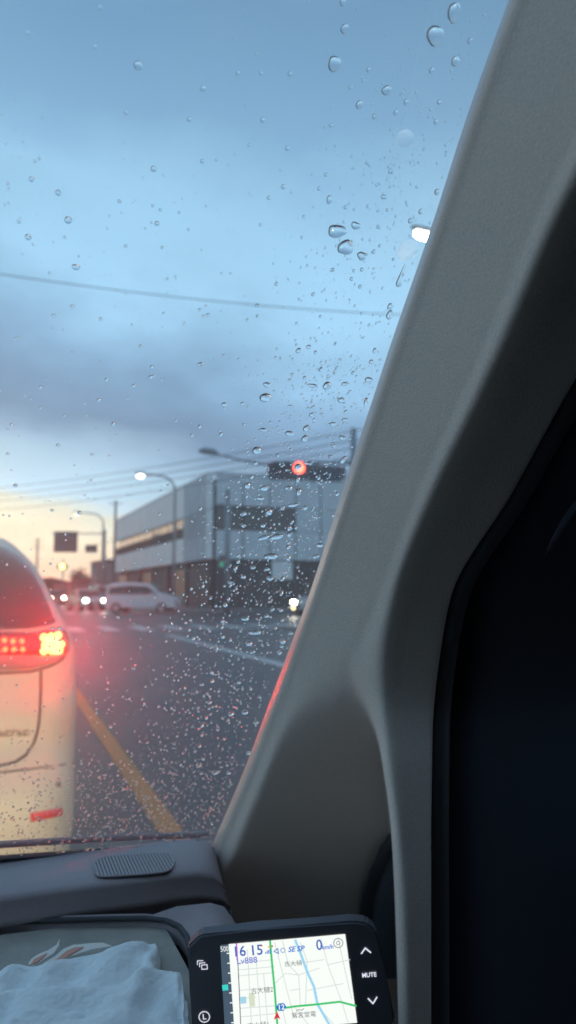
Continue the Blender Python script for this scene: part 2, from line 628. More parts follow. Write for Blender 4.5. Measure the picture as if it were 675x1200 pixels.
# ------------------------------------------------------------------ street lamps, signals, poles, signs, wires
def lamp_post(px_pole, px_head, y_head, d, lab, mm, near=False, group='street lamps over the road'):
    base = at_z(px_pole, 695 + 1.2 * FPX / d, 0.0)
    base = EYE + ray(px_pole, 695) * d
    head = EYE + ray(px_head, y_head) * d
    t = empty('street_lamp', (base[0], base[1], 0.0), lab, 'street lamp', group)
    h = head[2]
    dxy = head - base
    L_ = lambda x, y, z: (x, y, z)
    b = BM()
    arc = [(0, 0, 0), (0, 0, h * 0.5), (0, 0, h - 1.0)]
    for k in range(1, 7):
        a = k / 6 * math.pi / 2
        arc.append((dxy[0] * 0.45 * (1 - math.cos(a)), dxy[1] * 0.45 * (1 - math.cos(a)), h - 1.0 + 1.0 * math.sin(a)))
    arc.append((dxy[0] * 0.9, dxy[1] * 0.9, h + 0.06))
    tube(b, arc, [0.11, 0.10, 0.085] + [0.07] * 6 + [0.05], 10)
    obj('pole', b, M['metal'], t, True)
    u = Vector((dxy[0], dxy[1], 0)).normalized()
    c = Vector((dxy[0], dxy[1], h))
    b = BM()
    tube(b, [c - u * 0.38 + Vector((0, 0, .05)), c - u * 0.2 + Vector((0, 0, .05)), c + u * 0.25 + Vector((0, 0, .03)), c + u * 0.36 + Vector((0, 0, .02))], [0.03, 0.07, 0.07, 0.03] if near else [0.06, 0.13, 0.13, 0.05], 10)
    hd = obj('lamp_head', b, M['metal'], t, True)
    b = BM()
    r = 0.09 if near else 0.17
    tube(b, [c - u * 0.24 + Vector((0, 0, -.07)), c - u * 0.1 + Vector((0, 0, -.1)), c + u * 0.16 + Vector((0, 0, -.1)), c + u * 0.26 + Vector((0, 0, -.07))], [0.05, r * .8, r * .8, 0.05], 10)
    obj('lamp_glass', b, mm, hd, True)
    b = BM()
    box(b, -0.17, 0.17, -0.17, 0.17, 0.0, 0.25, 0.02)
    obj('base', b, M['concrete'], t)
    return t


lamp_post(203, 165, 556, 49, 'lit street lamp with curved arm in front of the white building facade', M['lamp_on'])
M['lamp_far'] = emit('lamp_far', (1.0, 0.92, 0.75), 2.2)
lamp_post(119, 90, 601, 71, 'distant street lamp with curved arm left of the white building', M['lamp_far'])
lamp_post(585, 499, 272, 15, 'bright nearby street lamp glaring at the edge of the windscreen pillar', M['lamp_near'], True)

# signal on a mast with a long lamp arm
D = 25.0
pb = EYE + ray(416, 695) * D
sig = empty('traffic_light', (pb[0], pb[1], 0), 'horizontal traffic light showing red on a tall grey mast with a lamp arm', 'traffic light')


def rel(px, py, d, o):
    p = EYE + ray(px, py) * d
    return Vector((p[0] - o[0], p[1] - o[1], p[2]))


b = BM()
tp = rel(416, 497, D, pb)
tube(b, [(0, 0, 0), (0, 0, 3), (0, 0, tp.z)], [0.15, 0.13, 0.11], 12)
obj('mast', b, M['metal'], sig, True)
b = BM()
tube(b, [(0, 0, rel(416, 540, D, pb).z), rel(362, 541, D + 0.25, pb), rel(318, 545, D + 0.25, pb), rel(290, 541, D + .2, pb), rel(248, 531, D + 0.2, pb)], [0.06, 0.05, 0.045, 0.04, 0.03], 8)
obj('arm', b, M['metal'], sig, True)
b = BM()
tube(b, [rel(256, 531.5, D + .2, pb), rel(250, 529.5, D + .2, pb), rel(238, 528, D + .2, pb), rel(232, 529, D + .2, pb)], [0.04, 0.12, 0.11, 0.03], 10)
obj('lamp_head', b, M['metal'], sig, True)
right = Vector((math.cos(YAW), math.sin(YAW), 0))
back = Vector((math.sin(YAW), -math.cos(YAW), 0))     # towards the viewer


def obox(b, c, hw, hh, th, bev=0.0, u=right, n=back):
    c = Vector(c)
    vs = []
    for s in (-1, 1):
        for (i, j) in ((-1, -1), (1, -1), (1, 1), (-1, 1)):
            vs.append(b.verts.new(c + u * (hw * i) + Vector((0, 0, hh * j)) + n * (th * s)))
    fs = [b.faces.new([vs[i] for i in q]) for q in [(0, 3, 2, 1), (4, 5, 6, 7), (0, 1, 5, 4), (1, 2, 6, 5), (2, 3, 7, 6), (3, 0, 4, 7)]]
    if bev:
        bmesh.ops.bevel(b, geom=list({e for f in fs for e in f.edges}), offset=bev, segments=2, affect='EDGES')


hc = rel(338, 552, D, pb)
b = BM()
obox(b, hc, 0.70, 0.30, 0.09, 0.06)
hs = obj('housing', b, mat('signal_housing', (0.09, 0.09, 0.10), 0.6), sig)
for k, (ox, mm) in enumerate(((-0.44, 'sig_off'), (-0.03, 'sig_off'), (0.36, 'sig_red'))):
    c = hc + right * ox + Vector((0, 0, 0.09)) + back * 0.10
    b = BM()
    disc_prism(b, c, back, 0.175, 0.03, 20)
    obj('lens', b, M[mm], hs)
    b = BM()
    for a in range(9):                                   # visor over each lens
        a0 = math.pi * (a / 9) ; a1 = math.pi * ((a + 1) / 9)
        q = []
        for aa, o in ((a0, 0), (a1, 0), (a1, 0.22), (a0, 0.22)):
            q.append(c + right * math.cos(aa) * 0.19 + Vector((0, 0, math.sin(aa) * 0.19)) + back * o)
        b.faces.new([b.verts.new(p) for p in q])
    o_ = obj('visor', b, M['black'], hs)
    md = o_.modifiers.new('solid', 'SOLIDIFY'); md.thickness = 0.012
b = BM()
obox(b, rel(381, 556, D + .3, pb), 0.55, 0.24, 0.02, 0.01)
obj('sign_plate', b, M['sign_back'], sig)

# pedestrian signal pole
D = 40.0
pb = EYE + ray(266, 695) * D
ped = empty('pedestrian_signal', (pb[0], pb[1], 0.0), 'grey pole with small green pedestrian signal before the dark ground floor', 'traffic light')
b = BM()
tube(b, [(0, 0, 0), (0, 0, 3), (0, 0, rel(266, 572, D, pb).z)], [0.17, 0.16, 0.14], 12)
obj('pole', b, M['metal'], ped, True)
b = BM()
c = rel(260, 658, D, pb)
obox(b, c, 0.16, 0.36, 0.12, 0.03)
hs = obj('housing', b, M['metal'], ped)
b = BM(); disc_prism(b, c + back * 0.121 + Vector((0, 0, -0.16)), back, 0.11, 0.02, 14); obj('lens', b, M['sig_green'], hs)
b = BM(); disc_prism(b, c + back * 0.121 + Vector((0, 0, 0.16)), back, 0.11, 0.02, 14); obj('lens', b, M['sig_off'], hs)


def plain_pole(px, ytop, d, r, lab, arms=()):
    pb = EYE + ray(px, 695) * d
    t = empty('utility_pole', (pb[0], pb[1], 0), lab, 'utility pole', 'utility poles')
    b = BM()
    h = rel(px, ytop, d, pb).z
    tube(b, [(0, 0, 0), (0, 0, h * .5), (0, 0, h)], [r * 1.2, r * 1.05, r * .85], 12)
    obj('pole', b, M['concrete'], t, True)
    for z in arms:
        b = BM()
        obox(b, (0, 0, h - z), 0.9, 0.05, 0.05)
        obj('crossarm', b, M['metal'], t)
    return t, Vector((pb[0], pb[1], h))


plain_pole(133, 585, 92, 0.17, 'thin utility pole rising behind the left end of the white building', (0.4,))
plain_pole(42, 630, 120, 0.17, 'far utility pole with crossarms left of the road sign', (0.5, 1.4))
plain_pole(420, 530, 60, 0.17, 'utility pole beyond the panelled building beside the pillar', (0.5,))


def wire(p0, p1, sag, r, lab):
    b = BM()
    p0, p1 = Vector(p0), Vector(p1)
    pts = [p0.lerp(p1, t) - Vector((0, 0, sag * 4 * t * (1 - t))) for t in np.linspace(0, 1, 25)]
    tube(b, pts, r, 6)
    return tag(obj('overhead_wire', b, M['wire'], None, True), lab, 'wire', 'overhead wires')


wire(at(-120, 302, 15), at(640, 372, 20), 0.35, 0.010, 'single long overhead wire crossing high in the sky')
for k, (ya, yb) in enumerate(((566, 500), (573, 511), (580, 520), (590, 531))):
    wire(at(-150, ya + 10, 75), at(440, yb, 27), 0.9, 0.017,
         ['topmost', 'second', 'third', 'lowest'][k] + ' of the four overhead wires above the street lamp')
wire(at(100, 640, 85), at(262, 590, 40), 0.35, 0.022, 'short sagging wire in front of the white building windows')

# direction sign on an arm
D = 78.0
pb = EYE + ray(121, 695) * D
sg = empty('road_sign', (pb[0], pb[1], 0), 'large dark road sign on a horizontal arm over the far lane', 'road sign')
b = BM(); tube(b, [(0, 0, 0), (0, 0, rel(121, 620, D, pb).z)], [0.16, 0.13], 10); obj('pole', b, M['metal'], sg, True)
b = BM(); tube(b, [(0, 0, rel(121, 625, D, pb).z), rel(60, 625, D, pb)], [0.07, 0.06], 8); obj('arm', b, M['metal'], sg, True)
b = BM(); obox(b, rel(77, 635, D - .15, pb), 1.25, 1.10, 0.04, 0.02); obj('board', b, M['sign_back'], sg)
b = BM(); obox(b, rel(107, 643, D - .15, pb), 0.62, 0.40, 0.08, 0.03); obj('small_sign', b, M['sign_back'], sg)
pb = EYE + ray(73, 695) * 82
ys = empty('signal_post', (pb[0], pb[1], 0), 'far post with glowing yellow signal lamp below the dark road sign', 'traffic light')
b = BM(); tube(b, [(0, 0, 0), (0, 0, rel(73, 655, 82, pb).z)], [0.09, 0.07], 8); obj('pole', b, M['metal'], ys, True)
b = BM(); obox(b, rel(73, 664, 82, pb), 0.55, 0.24, 0.1, 0.04); obj('housing', b, M['black'], ys)
b = BM(); disc_prism(b, rel(73, 664, 81.85, pb), back, 0.22, 0.06, 16); obj('lens', b, M['sig_yellow'], ys)

# ------------------------------------------------------------------ far houses and trees at the end of the road
def house(px, d, wd, hgt, lab, ridge=1.2):
    p = EYE + ray(px, 695) * d
    t = empty('house', (p[0], p[1], -0.02), lab, 'house', 'houses at the end of the road')
    b = BM(); box(b, -wd / 2, wd / 2, 0, 7, 0, hgt); obj('wall', b, M['house'], t)
    b = BM(); prism(b, [(-wd / 2 - .4, -.4, hgt), (wd / 2 + .4, -.4, hgt), (0, -.4, hgt + ridge)], (0, 7.8, 0)); obj('roof', b, M['roof'], t)
    for k in range(max(1, int(wd // 3))):
        b = BM(); x = -wd / 2 + 1 + k * 2.6
        box(b, x, x + 1.2, -.06, 0.02, 1.0, 2.1)
        f = obj('window', b, M['black'], t)
        b = BM(); box(b, x + .08, x + 1.12, -.08, -.05, 1.08, 2.02); obj('pane', b, M['glass'], f)
    return t


house(128, 118, 4.5, 6.2, 'dark narrow house against the end of the white building', 0.5)
house(105, 150, 8, 3.2, 'low dark house behind the waiting cars')
house(60, 170, 9, 3.6, 'wide low house left of the yellow signal')
house(20, 175, 10, 5.0, 'taller house far left behind the cream car')


def tree(px, d, h, r, lab):
    p = EYE + ray(px, 695) * d
    t = empty('tree', (p[0], p[1], -0.02), lab, 'tree', 'trees at the end of the road')
    b = BM()
    tube(b, [(0, 0, 0), (0.05, 0, h * .45), (0.1, 0, h * .8)], [0.22, 0.15, 0.06], 8)
    for k in range(5):
        a = k * 1.3
        tube(b, [(0, 0, h * (.35 + .08 * k)), (math.cos(a) * r * .6, math.sin(a) * r * .6, h * (.5 + .09 * k))], [0.08, 0.03], 6)
    obj('trunk', b, M['bark'], t, True)
    b = BM()
    for k in range(700):
        v = Vector((random.gauss(0, 1), random.gauss(0, 1), random.gauss(0, 1))).normalized() * (random.random() ** .4)
        lump = 1 + 0.35 * math.sin(3 * v.x + k % 5) * math.cos(4 * v.z)
        c = Vector((v.x * r * lump, v.y * r * lump, h * .65 + v.z * h * .36 * lump))
        a, bb = Vector((random.uniform(-1, 1), random.uniform(-1, 1), random.uniform(-1, 1))).normalized() * .28, Vector((random.uniform(-1, 1), random.uniform(-1, 1), random.uniform(-1, 1))).normalized() * .22
        b.faces.new([b.verts.new(c + q) for q in (a, bb, -a, -bb)])
    obj('crown', b, M['leaf'], t)


tree(92, 160, 6.5, 2.0, 'dark rounded tree beside the far sign pole')
tree(52, 150, 4.2, 1.9, 'low bushy tree left of the yellow signal')
tree(-10, 140, 7.0, 3.0, 'broad tree hidden mostly behind the cream car')


# ------------------------------------------------------------------ cars across the junction
def build_car(name, loc, rz, body_m, lab, kind='minivan', lights=True, group='cars across the junction', scale=1.0):
    """car pointing along local +X, nose at +X"""
    t = empty(name, loc, lab, 'car', group, rz)
    if kind == 'minivan':
        prof = [(-2.1, .35), (-2.2, .7), (-2.15, 1.05), (-2.0, 1.6), (-1.75, 1.78), (-.6, 1.84), (.55, 1.74), (1.35, 1.15), (1.95, 1.0), (2.2, .75), (2.22, .35)]
        glass = [(-1.95, 1.12), (-1.85, 1.55), (-.6, 1.66), (.5, 1.60), (1.15, 1.14)]
        belt = 1.08
    else:
        prof = [(-2.15, .35), (-2.2, .7), (-2.1, .98), (-1.45, 1.05), (-.95, 1.40), (-.2, 1.46), (.35, 1.40), (1.05, .98), (1.85, .88), (2.15, .68), (2.2, .35)]
        glass = [(-1.35, 1.03), (-.9, 1.32), (-.2, 1.38), (.3, 1.33), (.85, 1.0)]
        belt = .98
    W2 = .84
    b = BM()
    hw = lambda z: W2 if z < belt else W2 - (z - belt) * .26
    layers = []
    for s in (-1, -.86, 0, .86, 1):
        row = []
        for (x, z) in prof:
            k = .97 if abs(s) == 1 else 1.0
            row.append(b.verts.new((x * k, s * hw(z), .35 + (z - .35) * (.975 if abs(s) == 1 else 1.0))))
        layers.append(row)
    for i in range(4):
        for k in range(len(prof) - 1):
            b.faces.new((layers[i][k], layers[i][k + 1], layers[i + 1][k + 1], layers[i + 1][k]))
    b.faces.new(layers[0])
    b.faces.new(layers[-1][::-1])
    for i in range(4):
        b.faces.new((layers[i][0], layers[i + 1][0], layers[i + 1][-1], layers[i][-1]))
    obj('body', b, body_m, t)
    for s in (-1, 1):
        b = BM()
        prism(b, [(x, s * (hw(z) + .012), z) for x, z in glass], (0, -s * .05, 0))
        sg_ = obj('side_window', b, M['carglass'], t)
        for xx in ((-.85, .05) if kind == 'minivan' else (-.25,)):
            b = BM()
            box(b, xx - .03, xx + .03, s * (hw(1.3) + .03) - .05, s * (hw(1.3) + .03), belt + .05, belt + .42)
            obj('pillar', b, M['black'], sg_)
    # windscreen / rear window
    i0 = 6
    def quad(pa, pb, inset, nm):
        b = BM()
        ax, az = pa; bx, bz = pb
        d = Vector((bx - ax, 0, bz - az)); n = Vector((-d.z, 0, d.x)).normalized()
        if (n.x > 0) != (ax > 0): n = -n
        A = Vector((ax, 0, az)) + d * .08 + n * .012
        B = Vector((ax, 0, az)) + d * .92 + n * .012
        prism(b, [A + Vector((0, -hw(A.z) + inset, 0)), A + Vector((0, hw(A.z) - inset, 0)), B + Vector((0, hw(B.z) - inset, 0)), B + Vector((0, -hw(B.z) + inset, 0))], -n * .04)
        obj(nm, b, M['carglass'], t)
    if kind == 'minivan':
        quad(prof[6], prof[7], .1, 'windscreen'); quad(prof[2], prof[3], .12, 'rear_window')
    else:
        quad(prof[6], prof[7], .1, 'windscreen'); quad(prof[3], prof[4], .12, 'rear_window')
    for x in (-1.4, 1.4):
        for s in (-1, 1):
            b = BM(); disc_prism(b, (x, s * (W2 - .2), .32), (0, s, 0), .32, .22, 18)
            ty = obj('wheel', b, M['tyre'], t)
            b = BM(); disc_prism(b, (x, s * (W2 + .02), .32), (0, s, 0), .19, .012, 14)
            obj('rim', b, M['rim'], ty)
    zf = .72
    for s in (-1, 1):
        b = BM(); disc_prism(b, (2.12, s * .62, zf), (1, 0, .1), .13, .09, 14, .09)
        obj('headlight', b, M['head_on'] if lights else M['lens_clear'], t)
        if lights == 2:
            b = BM(); disc_prism(b, (2.14, s * .6, .45), (1, 0, 0), .09, .08, 12)
            obj('fog_lamp', b, M['head_low'], t)
        b = BM(); box(b, -2.24, -2.1, s * .72 - .09, s * .72 + .09, .82, 1.1, .02)
        obj('tail_light', b, M['lens_red'], t)
        b = BM(); box(b, .75, .95, s * (W2 + .02), s * (W2 + .2), belt - .02, belt + .14, .03)
        obj('mirror', b, body_m, t)
    b = BM(); box(b, 2.1, 2.235, -.55, .55, .42, .6, .02)
    obj('grille', b, M['black'], t)
    b = BM(); box(b, 2.236, 2.25, -.17, .17, .45, .57)
    obj('number_plate', b, M['white_paint'], t)
    return t


def gp(px, d):
    p = EYE + ray(px, 695) * d
    return (p[0], p[1], 0.0)


F = math.radians
build_car('parked_car', gp(168, 45), F(160 + 180 - 8), M['white_body'], 'white minivan turning across the junction, seen from its side', 'minivan', False)
build_car('waiting_car', gp(101, 51), F(-80), M['silver_body'], 'silver car with headlights on waiting left of the white minivan', 'sedan', 1)
build_car('waiting_car', gp(121, 62), F(-80), M['dark_body'], 'dark car with headlights and yellow fog lamps on behind the white minivan', 'minivan', 2)
build_car('waiting_car', gp(64, 74), F(-86), M['dark_body'], 'farthest dark car with headlights on beside the cream car roofline', 'sedan', 1)
build_car('waiting_car', gp(384, 40), F(-150), M['silver_body'], 'car with one amber headlight showing beside the windscreen pillar', 'sedan', 2)

# ------------------------------------------------------------------ cream car stopped right in front
CX = -0.62
fc = empty('stopped_car', (CX, 2.6, 0.0), 'cream white wagon stopped ahead with brake light glowing red', 'car')
# levels: z, half width, rear y, corner radius
LV = [(.20, .76, 2.72, .20), (.26, .83, 2.58, .20), (.34, .855, 2.515, .18), (.46, .86, 2.50, .16), (.56, .86, 2.51, .15), (.60, .86, 2.522, .15), (.665, .862, 2.568, .13), (.72, .864, 2.59, .12),
      (.80, .864, 2.592, .11), (.84, .862, 2.60, .11), (.90, .86, 2.617, .11), (.98, .855, 2.625, .11), (1.04, .845, 2.635, .12), (1.08, .826, 2.66, .13), (1.2, .77, 2.745, .16),
      (1.3, .722, 2.825, .20), (1.37, .665, 2.90, .24), (1.42, .61, 2.985, .28), (1.455, .49, 3.09, .3), (1.475, .33, 3.22, .25)]
YF = 6.8


def outline(z, hw_, yr, rc, n=9):
    pts = []
    fr = yr + 0.06
    yf = YF - max(0, z - .9) * 2.6
    # start front-left, go round the rear to front-right
    pts.append((-hw_ * .95, yf)); pts.append((-hw_, (yf + yr) / 2 + .6)); pts.append((-hw_, yr + rc * 3))
    for k in range(n + 1):
        a = math.pi + k / n * math.pi / 2
        pts.append((-hw_ + rc + rc * math.cos(a), yr + rc * 1.2 + rc * 1.2 * math.sin(a)))
    for x in np.linspace(-hw_ + rc, hw_ - rc, 9)[1:-1]:
        pts.append((x, yr - .035 * (1 - (x / (hw_ - rc)) ** 2)))
    for k in range(n + 1):
        a = -math.pi / 2 + k / n * math.pi / 2
        pts.append((hw_ - rc + rc * math.cos(a), yr + rc * 1.2 + rc * 1.2 * math.sin(a)))
    pts.append((hw_, yr + rc * 3)); pts.append((hw_, (yf + yr) / 2 + .6)); pts.append((hw_ * .95, yf))
    return [(x, y - 2.6, z) for x, y in pts]


zs = np.array([l[0] for l in LV])
zq = np.concatenate([np.linspace(zs[i], zs[i + 1], 4)[:-1] for i in range(len(zs) - 1)] + [[zs[-1]]])
cols = [pchip(zs, [l[k] for l in LV], zq) for k in (1, 2, 3)]
b = BM()
V = grid(b, [outline(z, a, y, r) for z, a, y, r in zip(zq, *cols)])
b.faces.new(V[0][::-1])
b.faces.new(V[-1])
for i in range(len(V) - 1):
    b.faces.new((V[i][-1], V[i][0], V[i + 1][0], V[i + 1][-1]))
body = obj('body', b, M['cream'], fc, True)
bmv = bmesh.new(); bmv.from_mesh(body.data)
bmesh.ops.translate(bmv, verts=bmv.verts, vec=(CX, 2.6, 0))
bvh = BVHTree.FromBMesh(bmv)


def on_car(px, py, off):
    r = Vector(ray(px, py)).normalized()
    h = bvh.ray_cast(Vector(EYE), r)
    if h[0] is None:
        h = bvh.find_nearest(Vector(EYE) + r * 2.6)
        return Vector(h[0]) + Vector(h[1]) * off
    n = h[1] if h[1].dot(r) < 0 else -h[1]
    return Vector(h[0]) + n * off


def car_patch(name, poly, m, off=.012, parent=fc, thick=.02, nx=14, ny=8):
    """patch that follows the body: poly = left px edge fn .. given as (top curve, bottom curve) lists of px points"""
    top, bot = poly
    tx = np.linspace(0, 1, nx)
    def curve(c, t):
        c = np.array(c, float); s = np.linspace(0, 1, len(c))
        return np.array([np.interp(t, s, c[:, 0]), np.interp(t, s, c[:, 1])]).T
    T, B = curve(top, tx), curve(bot, tx)
    rows = []
    for j in range(ny):
        v = j / (ny - 1)
        edge = min(1.0, min(v, 1 - v) * 6)
        row = []
        for i in range(nx):
            p = T[i] * (1 - v) + B[i] * v
            eu = min(1.0, min(i, nx - 1 - i) / 2.0)
            row.append(on_car(p[0], p[1], off * (0.15 + .85 * math.sqrt(min(edge, eu)))) - Vector((CX, 2.6, 0)))
        rows.append(row)
    b = BM()
    grid(b, rows)
    o = obj(name, b, m, parent, True)
    return o


# rear window, lamps, seam, reflector, badge
car_patch('rear_window', ([(-120, 634), (-40, 638), (5, 642), (25, 652), (39, 668), (49, 690)], [(-120, 737), (-40, 738), (5, 738), (35, 737), (57, 733), (66, 729)]), M['carglass'], .006, nx=24, ny=12)
lens = car_patch('tail_light', ([(-60, 741), (0, 741), (40, 741), (62, 737), (76, 741)], [(-60, 768), (0, 768), (40, 768), (60, 768), (77, 764)]), M['lens_red'], .014, nx=24)
car_patch('lower_lens', ([(-60, 769), (0, 769), (40, 769), (60, 769), (76, 766)], [(-60, 786), (0, 786), (35, 784), (58, 778), (72, 771)]), M['lens_clear'], .012, nx=20)
for i in range(6):
    for j in range(2):
        p = on_car(25 - i * 10.2 - j * -1.0, 752.5 + j * 9, .016) - Vector((CX, 2.6, 0))
        b = BM(); bmesh.ops.create_uvsphere(b, u_segments=10, v_segments=6, radius=.0085, matrix=Matrix.Translation(p)); obj('led', b, M['led_red'], lens, True)
for (x, y) in ((50.5, 749.5), (58, 749), (65, 748), (52, 757), (60, 757), (68, 757), (50.5, 763.5), (58.5, 763.5), (66, 763)):
    p = on_car(x, y, .018) - Vector((CX, 2.6, 0))
    b = BM(); bmesh.ops.create_uvsphere(b, u_segments=10, v_segments=6, radius=.0125, matrix=Matrix.Translation(p)); obj('brake_led', b, M['brake_red'], lens, True)
car_patch('brake_panel', ([(46, 744.5), (71, 743.5)], [(47, 768), (72, 766.5)]), emit('brake_panel_glow', (1.0, 0.22, 0.10), 7.0), .0155, lens, nx=10, ny=6)
b = BM()
pts = [on_car(x, y, .001) - Vector((CX, 2.6, 0)) for x, y in ((48, 786), (48, 805), (47, 830), (45, 852), (40, 870), (31, 884), (18, 893), (4, 896.5), (-20, 898), (-50, 898), (-90, 898))]
tube(b, pts, .0045, 6)
obj('tailgate_seam', b, M['black'], fc)
b = BM()
tube(b, [on_car(x, y, .002) - Vector((CX, 2.6, 0)) for x, y in ((-60, 789), (0, 789), (36, 787), (58, 781), (72, 773), (79, 762), (79, 748), (74, 739))], .004, 6)
obj('lamp_gap', b, M['black'], fc, True)
b = BM()
tube(b, [on_car(x, y, .0005) - Vector((CX, 2.6, 0)) for x, y in ((-90, 908), (-40, 907), (0, 905), (30, 902), (55, 899), (74, 896), (86, 893))], .003, 6)
obj('bumper_gap', b, M['black'], fc, True)
car_patch('reflector', ([(35, 953), (55, 949.5), (73, 946)], [(36, 963), (55, 959.5), (73, 956)]), M['reflector'], .008, nx=10, ny=5)
p = on_car(68, 919, .002) - Vector((CX, 2.6, 0))
b = BM(); disc_prism(b, p, (0, -1, 0), .008, .006, 12); obj('parking_sensor', b, M['black'], fc)
for k in range(9):                                     # raised badge lettering, too soft to read in the photograph
    x = 31 - k * 7.0
    p = on_car(x, 858.5 + .03 * (31 - x), .003) - Vector((CX, 2.6, 0))
    b = BM()
    tp_ = k % 3
    box(b, p.x - .0085, p.x - .0045, p.y - .003, p.y + .004, p.z - .009, p.z + .009)
    box(b, p.x - .0045, p.x + .007, p.y - .003, p.y + .004, p.z + (.005 if tp_ != 1 else -.002), p.z + (.009 if tp_ != 1 else .002))
    if tp_ != 2:
        box(b, p.x - .0045, p.x + .007, p.y - .003, p.y + .004, p.z - .009, p.z - .005)
    obj('badge_letter', b, M['chrome'], fc)
for (x, y) in ((-.72, 0.75), (.72, 0.75), (-.72, 3.35), (.72, 3.35)):
    b = BM(); disc_prism(b, (x, y, .31), (1 if x > 0 else -1, 0, 0), .31, .13, 20); ty = obj('wheel', b, M['tyre'], fc)
    b = BM(); disc_prism(b, (x + (.131 if x > 0 else -.131), y, .31), (1 if x > 0 else -1, 0, 0), .2, .008, 16); obj('rim', b, M['rim'], ty)

# ------------------------------------------------------------------ own car: windscreen, pillar, dashboard, door
own = empty('car_cabin', (0, 0, 0), 'grey cabin of the car around the viewer with rain covered windscreen, pillar and dashboard', 'car')
WB = np.array([0.09, 0.72, 0.969])
RK = math.radians(50)
WN = np.array([0, math.sin(RK), math.cos(RK)])
WU = np.array([0, -math.cos(RK), math.sin(RK)])          # up along the glass
b = BM()
q = [WB + np.array([-1.15, 0, 0]) - WU * .03, WB + np.array([.16, 0, 0]) - WU * .03, WB + np.array([.16, 0, 0]) + WU * 1.25, WB + np.array([-1.15, 0, 0]) + WU * 1.25]
b.faces.new([b.verts.new(tuple(p)) for p in q])
obj('windscreen', b, M['windscreen'], own)
b = BM()                                               # thin film of mist on the inside of the glass
prism(b, [tuple(np.array(p) - WN * .0015) for p in q], tuple(-WN * .003))
tag(obj('mist_film', b, M['mist'], own), kind='stuff')
# black border and pale reflection line along the base of the glass
base_px = [(-300, 1022), (-120, 1011), (0, 1002), (60, 998), (120, 994), (170, 991.5), (215, 990), (246, 988)]
bp = [at_plane(x, y, WB + WN * .004, WN) for x, y in base_px]
b = BM()
grid(b, [[p, p - WU * .05 + WN * 0.0] for p in bp])
fr = obj('windscreen_border', b, M['rubber'], own)
md = fr.modifiers.new('s', 'SOLIDIFY'); md.thickness = .004
b = BM()
tube(b, [p + WN * .010 for p in bp], .0032, 8)
obj('base_reflection_line', b, mat('base_reflection_line', (0.25, 0.22, 0.24), 0.35), own, True)  # pale colour stands in for the reflected line above the border

# pillar trim
RY = [-120, 0, 128, 267, 400, 470, 579, 700, 770, 820, 850, 900, 980, 1060, 1130, 1260]
c0 = [638, 596, 550, 505, 459, 436, 400, 361, 335.5, 317, 306, 287, 253, 218, 188, 130]
c7 = [825, 770, 718, 648, 592, 560, 508, 462, 450, 450, 455, 461, 470, 476, 479, 484]
c8 = [960, 895, 830, 745, 670, 628, 565, 496, 474, 473, 477, 481, 486, 490, 492, 496]
c9 = [1020, 960, 880, 785, 700, 659, 599, 528, 515, 509, 507, 506, 505, 505, 505, 505]
c6 = [None] * 8 + [418, 432, 441, 450, 460, 464, 466, 469]
c3 = [None] * 8 + [376, 357, 338, 318, 286, 254, 225, 175]
c4 = [None] * 8 + [398, 392, 382, 364, 334, 302, 270, 222]
wt = [0] * 8 + [.04, .20, .65, 1, 1, 1, 1, 1]
NLIT = np.array([-.97, -.22, .12])
NDRK = np.array([-.12, -.99, .05])
NPAN = np.array([-.34, -.93, .12])
STRIP = None
PX, DP = [], []
for i, y in enumerate(RY):
    e0 = at_plane(c0[i], y, WB - WN * .004, WN)
    wdt = c7[i] - c0[i]
    x3 = c3[i] if c3[i] else c0[i] + .35 * wdt
    x4 = c4[i] if c4[i] else c0[i] + .5 * wdt
    x6 = c6[i] if c6[i] else c0[i] + .80 * wdt
    x5 = x6 - (2.0 if y >= 900 else 4.0 if y >= 850 else 14 if y >= 820 else 10 if y >= 770 else 13)
    xs = [c0[i], c0[i] + 7, c0[i] + .3 * (x3 - c0[i]) + 5, x3, x4, x5, x6, c7[i], c8[i], c9[i]]
    lit_p = at_plane(c0[i] + 7, y, e0 + np.array([0, -.006, 0]), NLIT)
    D_ = [depth_of(e0) + .012, depth_of(lit_p)]
    for x in xs[2:4]:
        D_.append(depth_of(at_plane(x, y, lit_p, NLIT)))
    P3 = at_plane(x3, y, lit_p, NLIT)
    for x in xs[4:6]:
        a = depth_of(at_plane(x, y, lit_p, NLIT)); c = depth_of(at_plane(x, y, P3, NPAN))
        D_.append(a * (1 - wt[i]) + c * wt[i])
    if y == 770:
        STRIP = at_plane(449, y, lit_p, NLIT); STRIP = np.array([STRIP[0], STRIP[1], 0])
    if y <= 770:
        for x in xs[6:8]:
            D_.append(depth_of(at_plane(x, y, lit_p, NLIT)))
        P7 = at_plane(c7[i], y, lit_p, NLIT)
    else:
        ns = np.array([-.97, -.22, 0.0])
        sw = {820: .12, 850: .5, 900: .92}.get(y, 1.0)
        for x in xs[6:8]:
            D_.append(depth_of(at_plane(x, y, STRIP, ns)) * sw + depth_of(at_plane(x, y, lit_p, NLIT)) * (1 - sw))
        P7 = EYE + ray(c7[i], y) * D_[-1]
    for x in xs[8:]:
        D_.append(depth_of(at_plane(x, y, P7, NDRK)))
    PX.append(xs); DP.append(D_)
PX, DP = np.array(PX), np.array(DP)
yq = np.concatenate([np.arange(-120, 740, 12), np.arange(740, 1000, 5), np.arange(1000, 1261, 10)]).astype(float)
PXq = np.array([pchip(RY, PX[:, k], yq) for k in range(10)]).T
DPq = np.array([pchip(RY, DP[:, k], yq) for k in range(10)]).T
rows = []
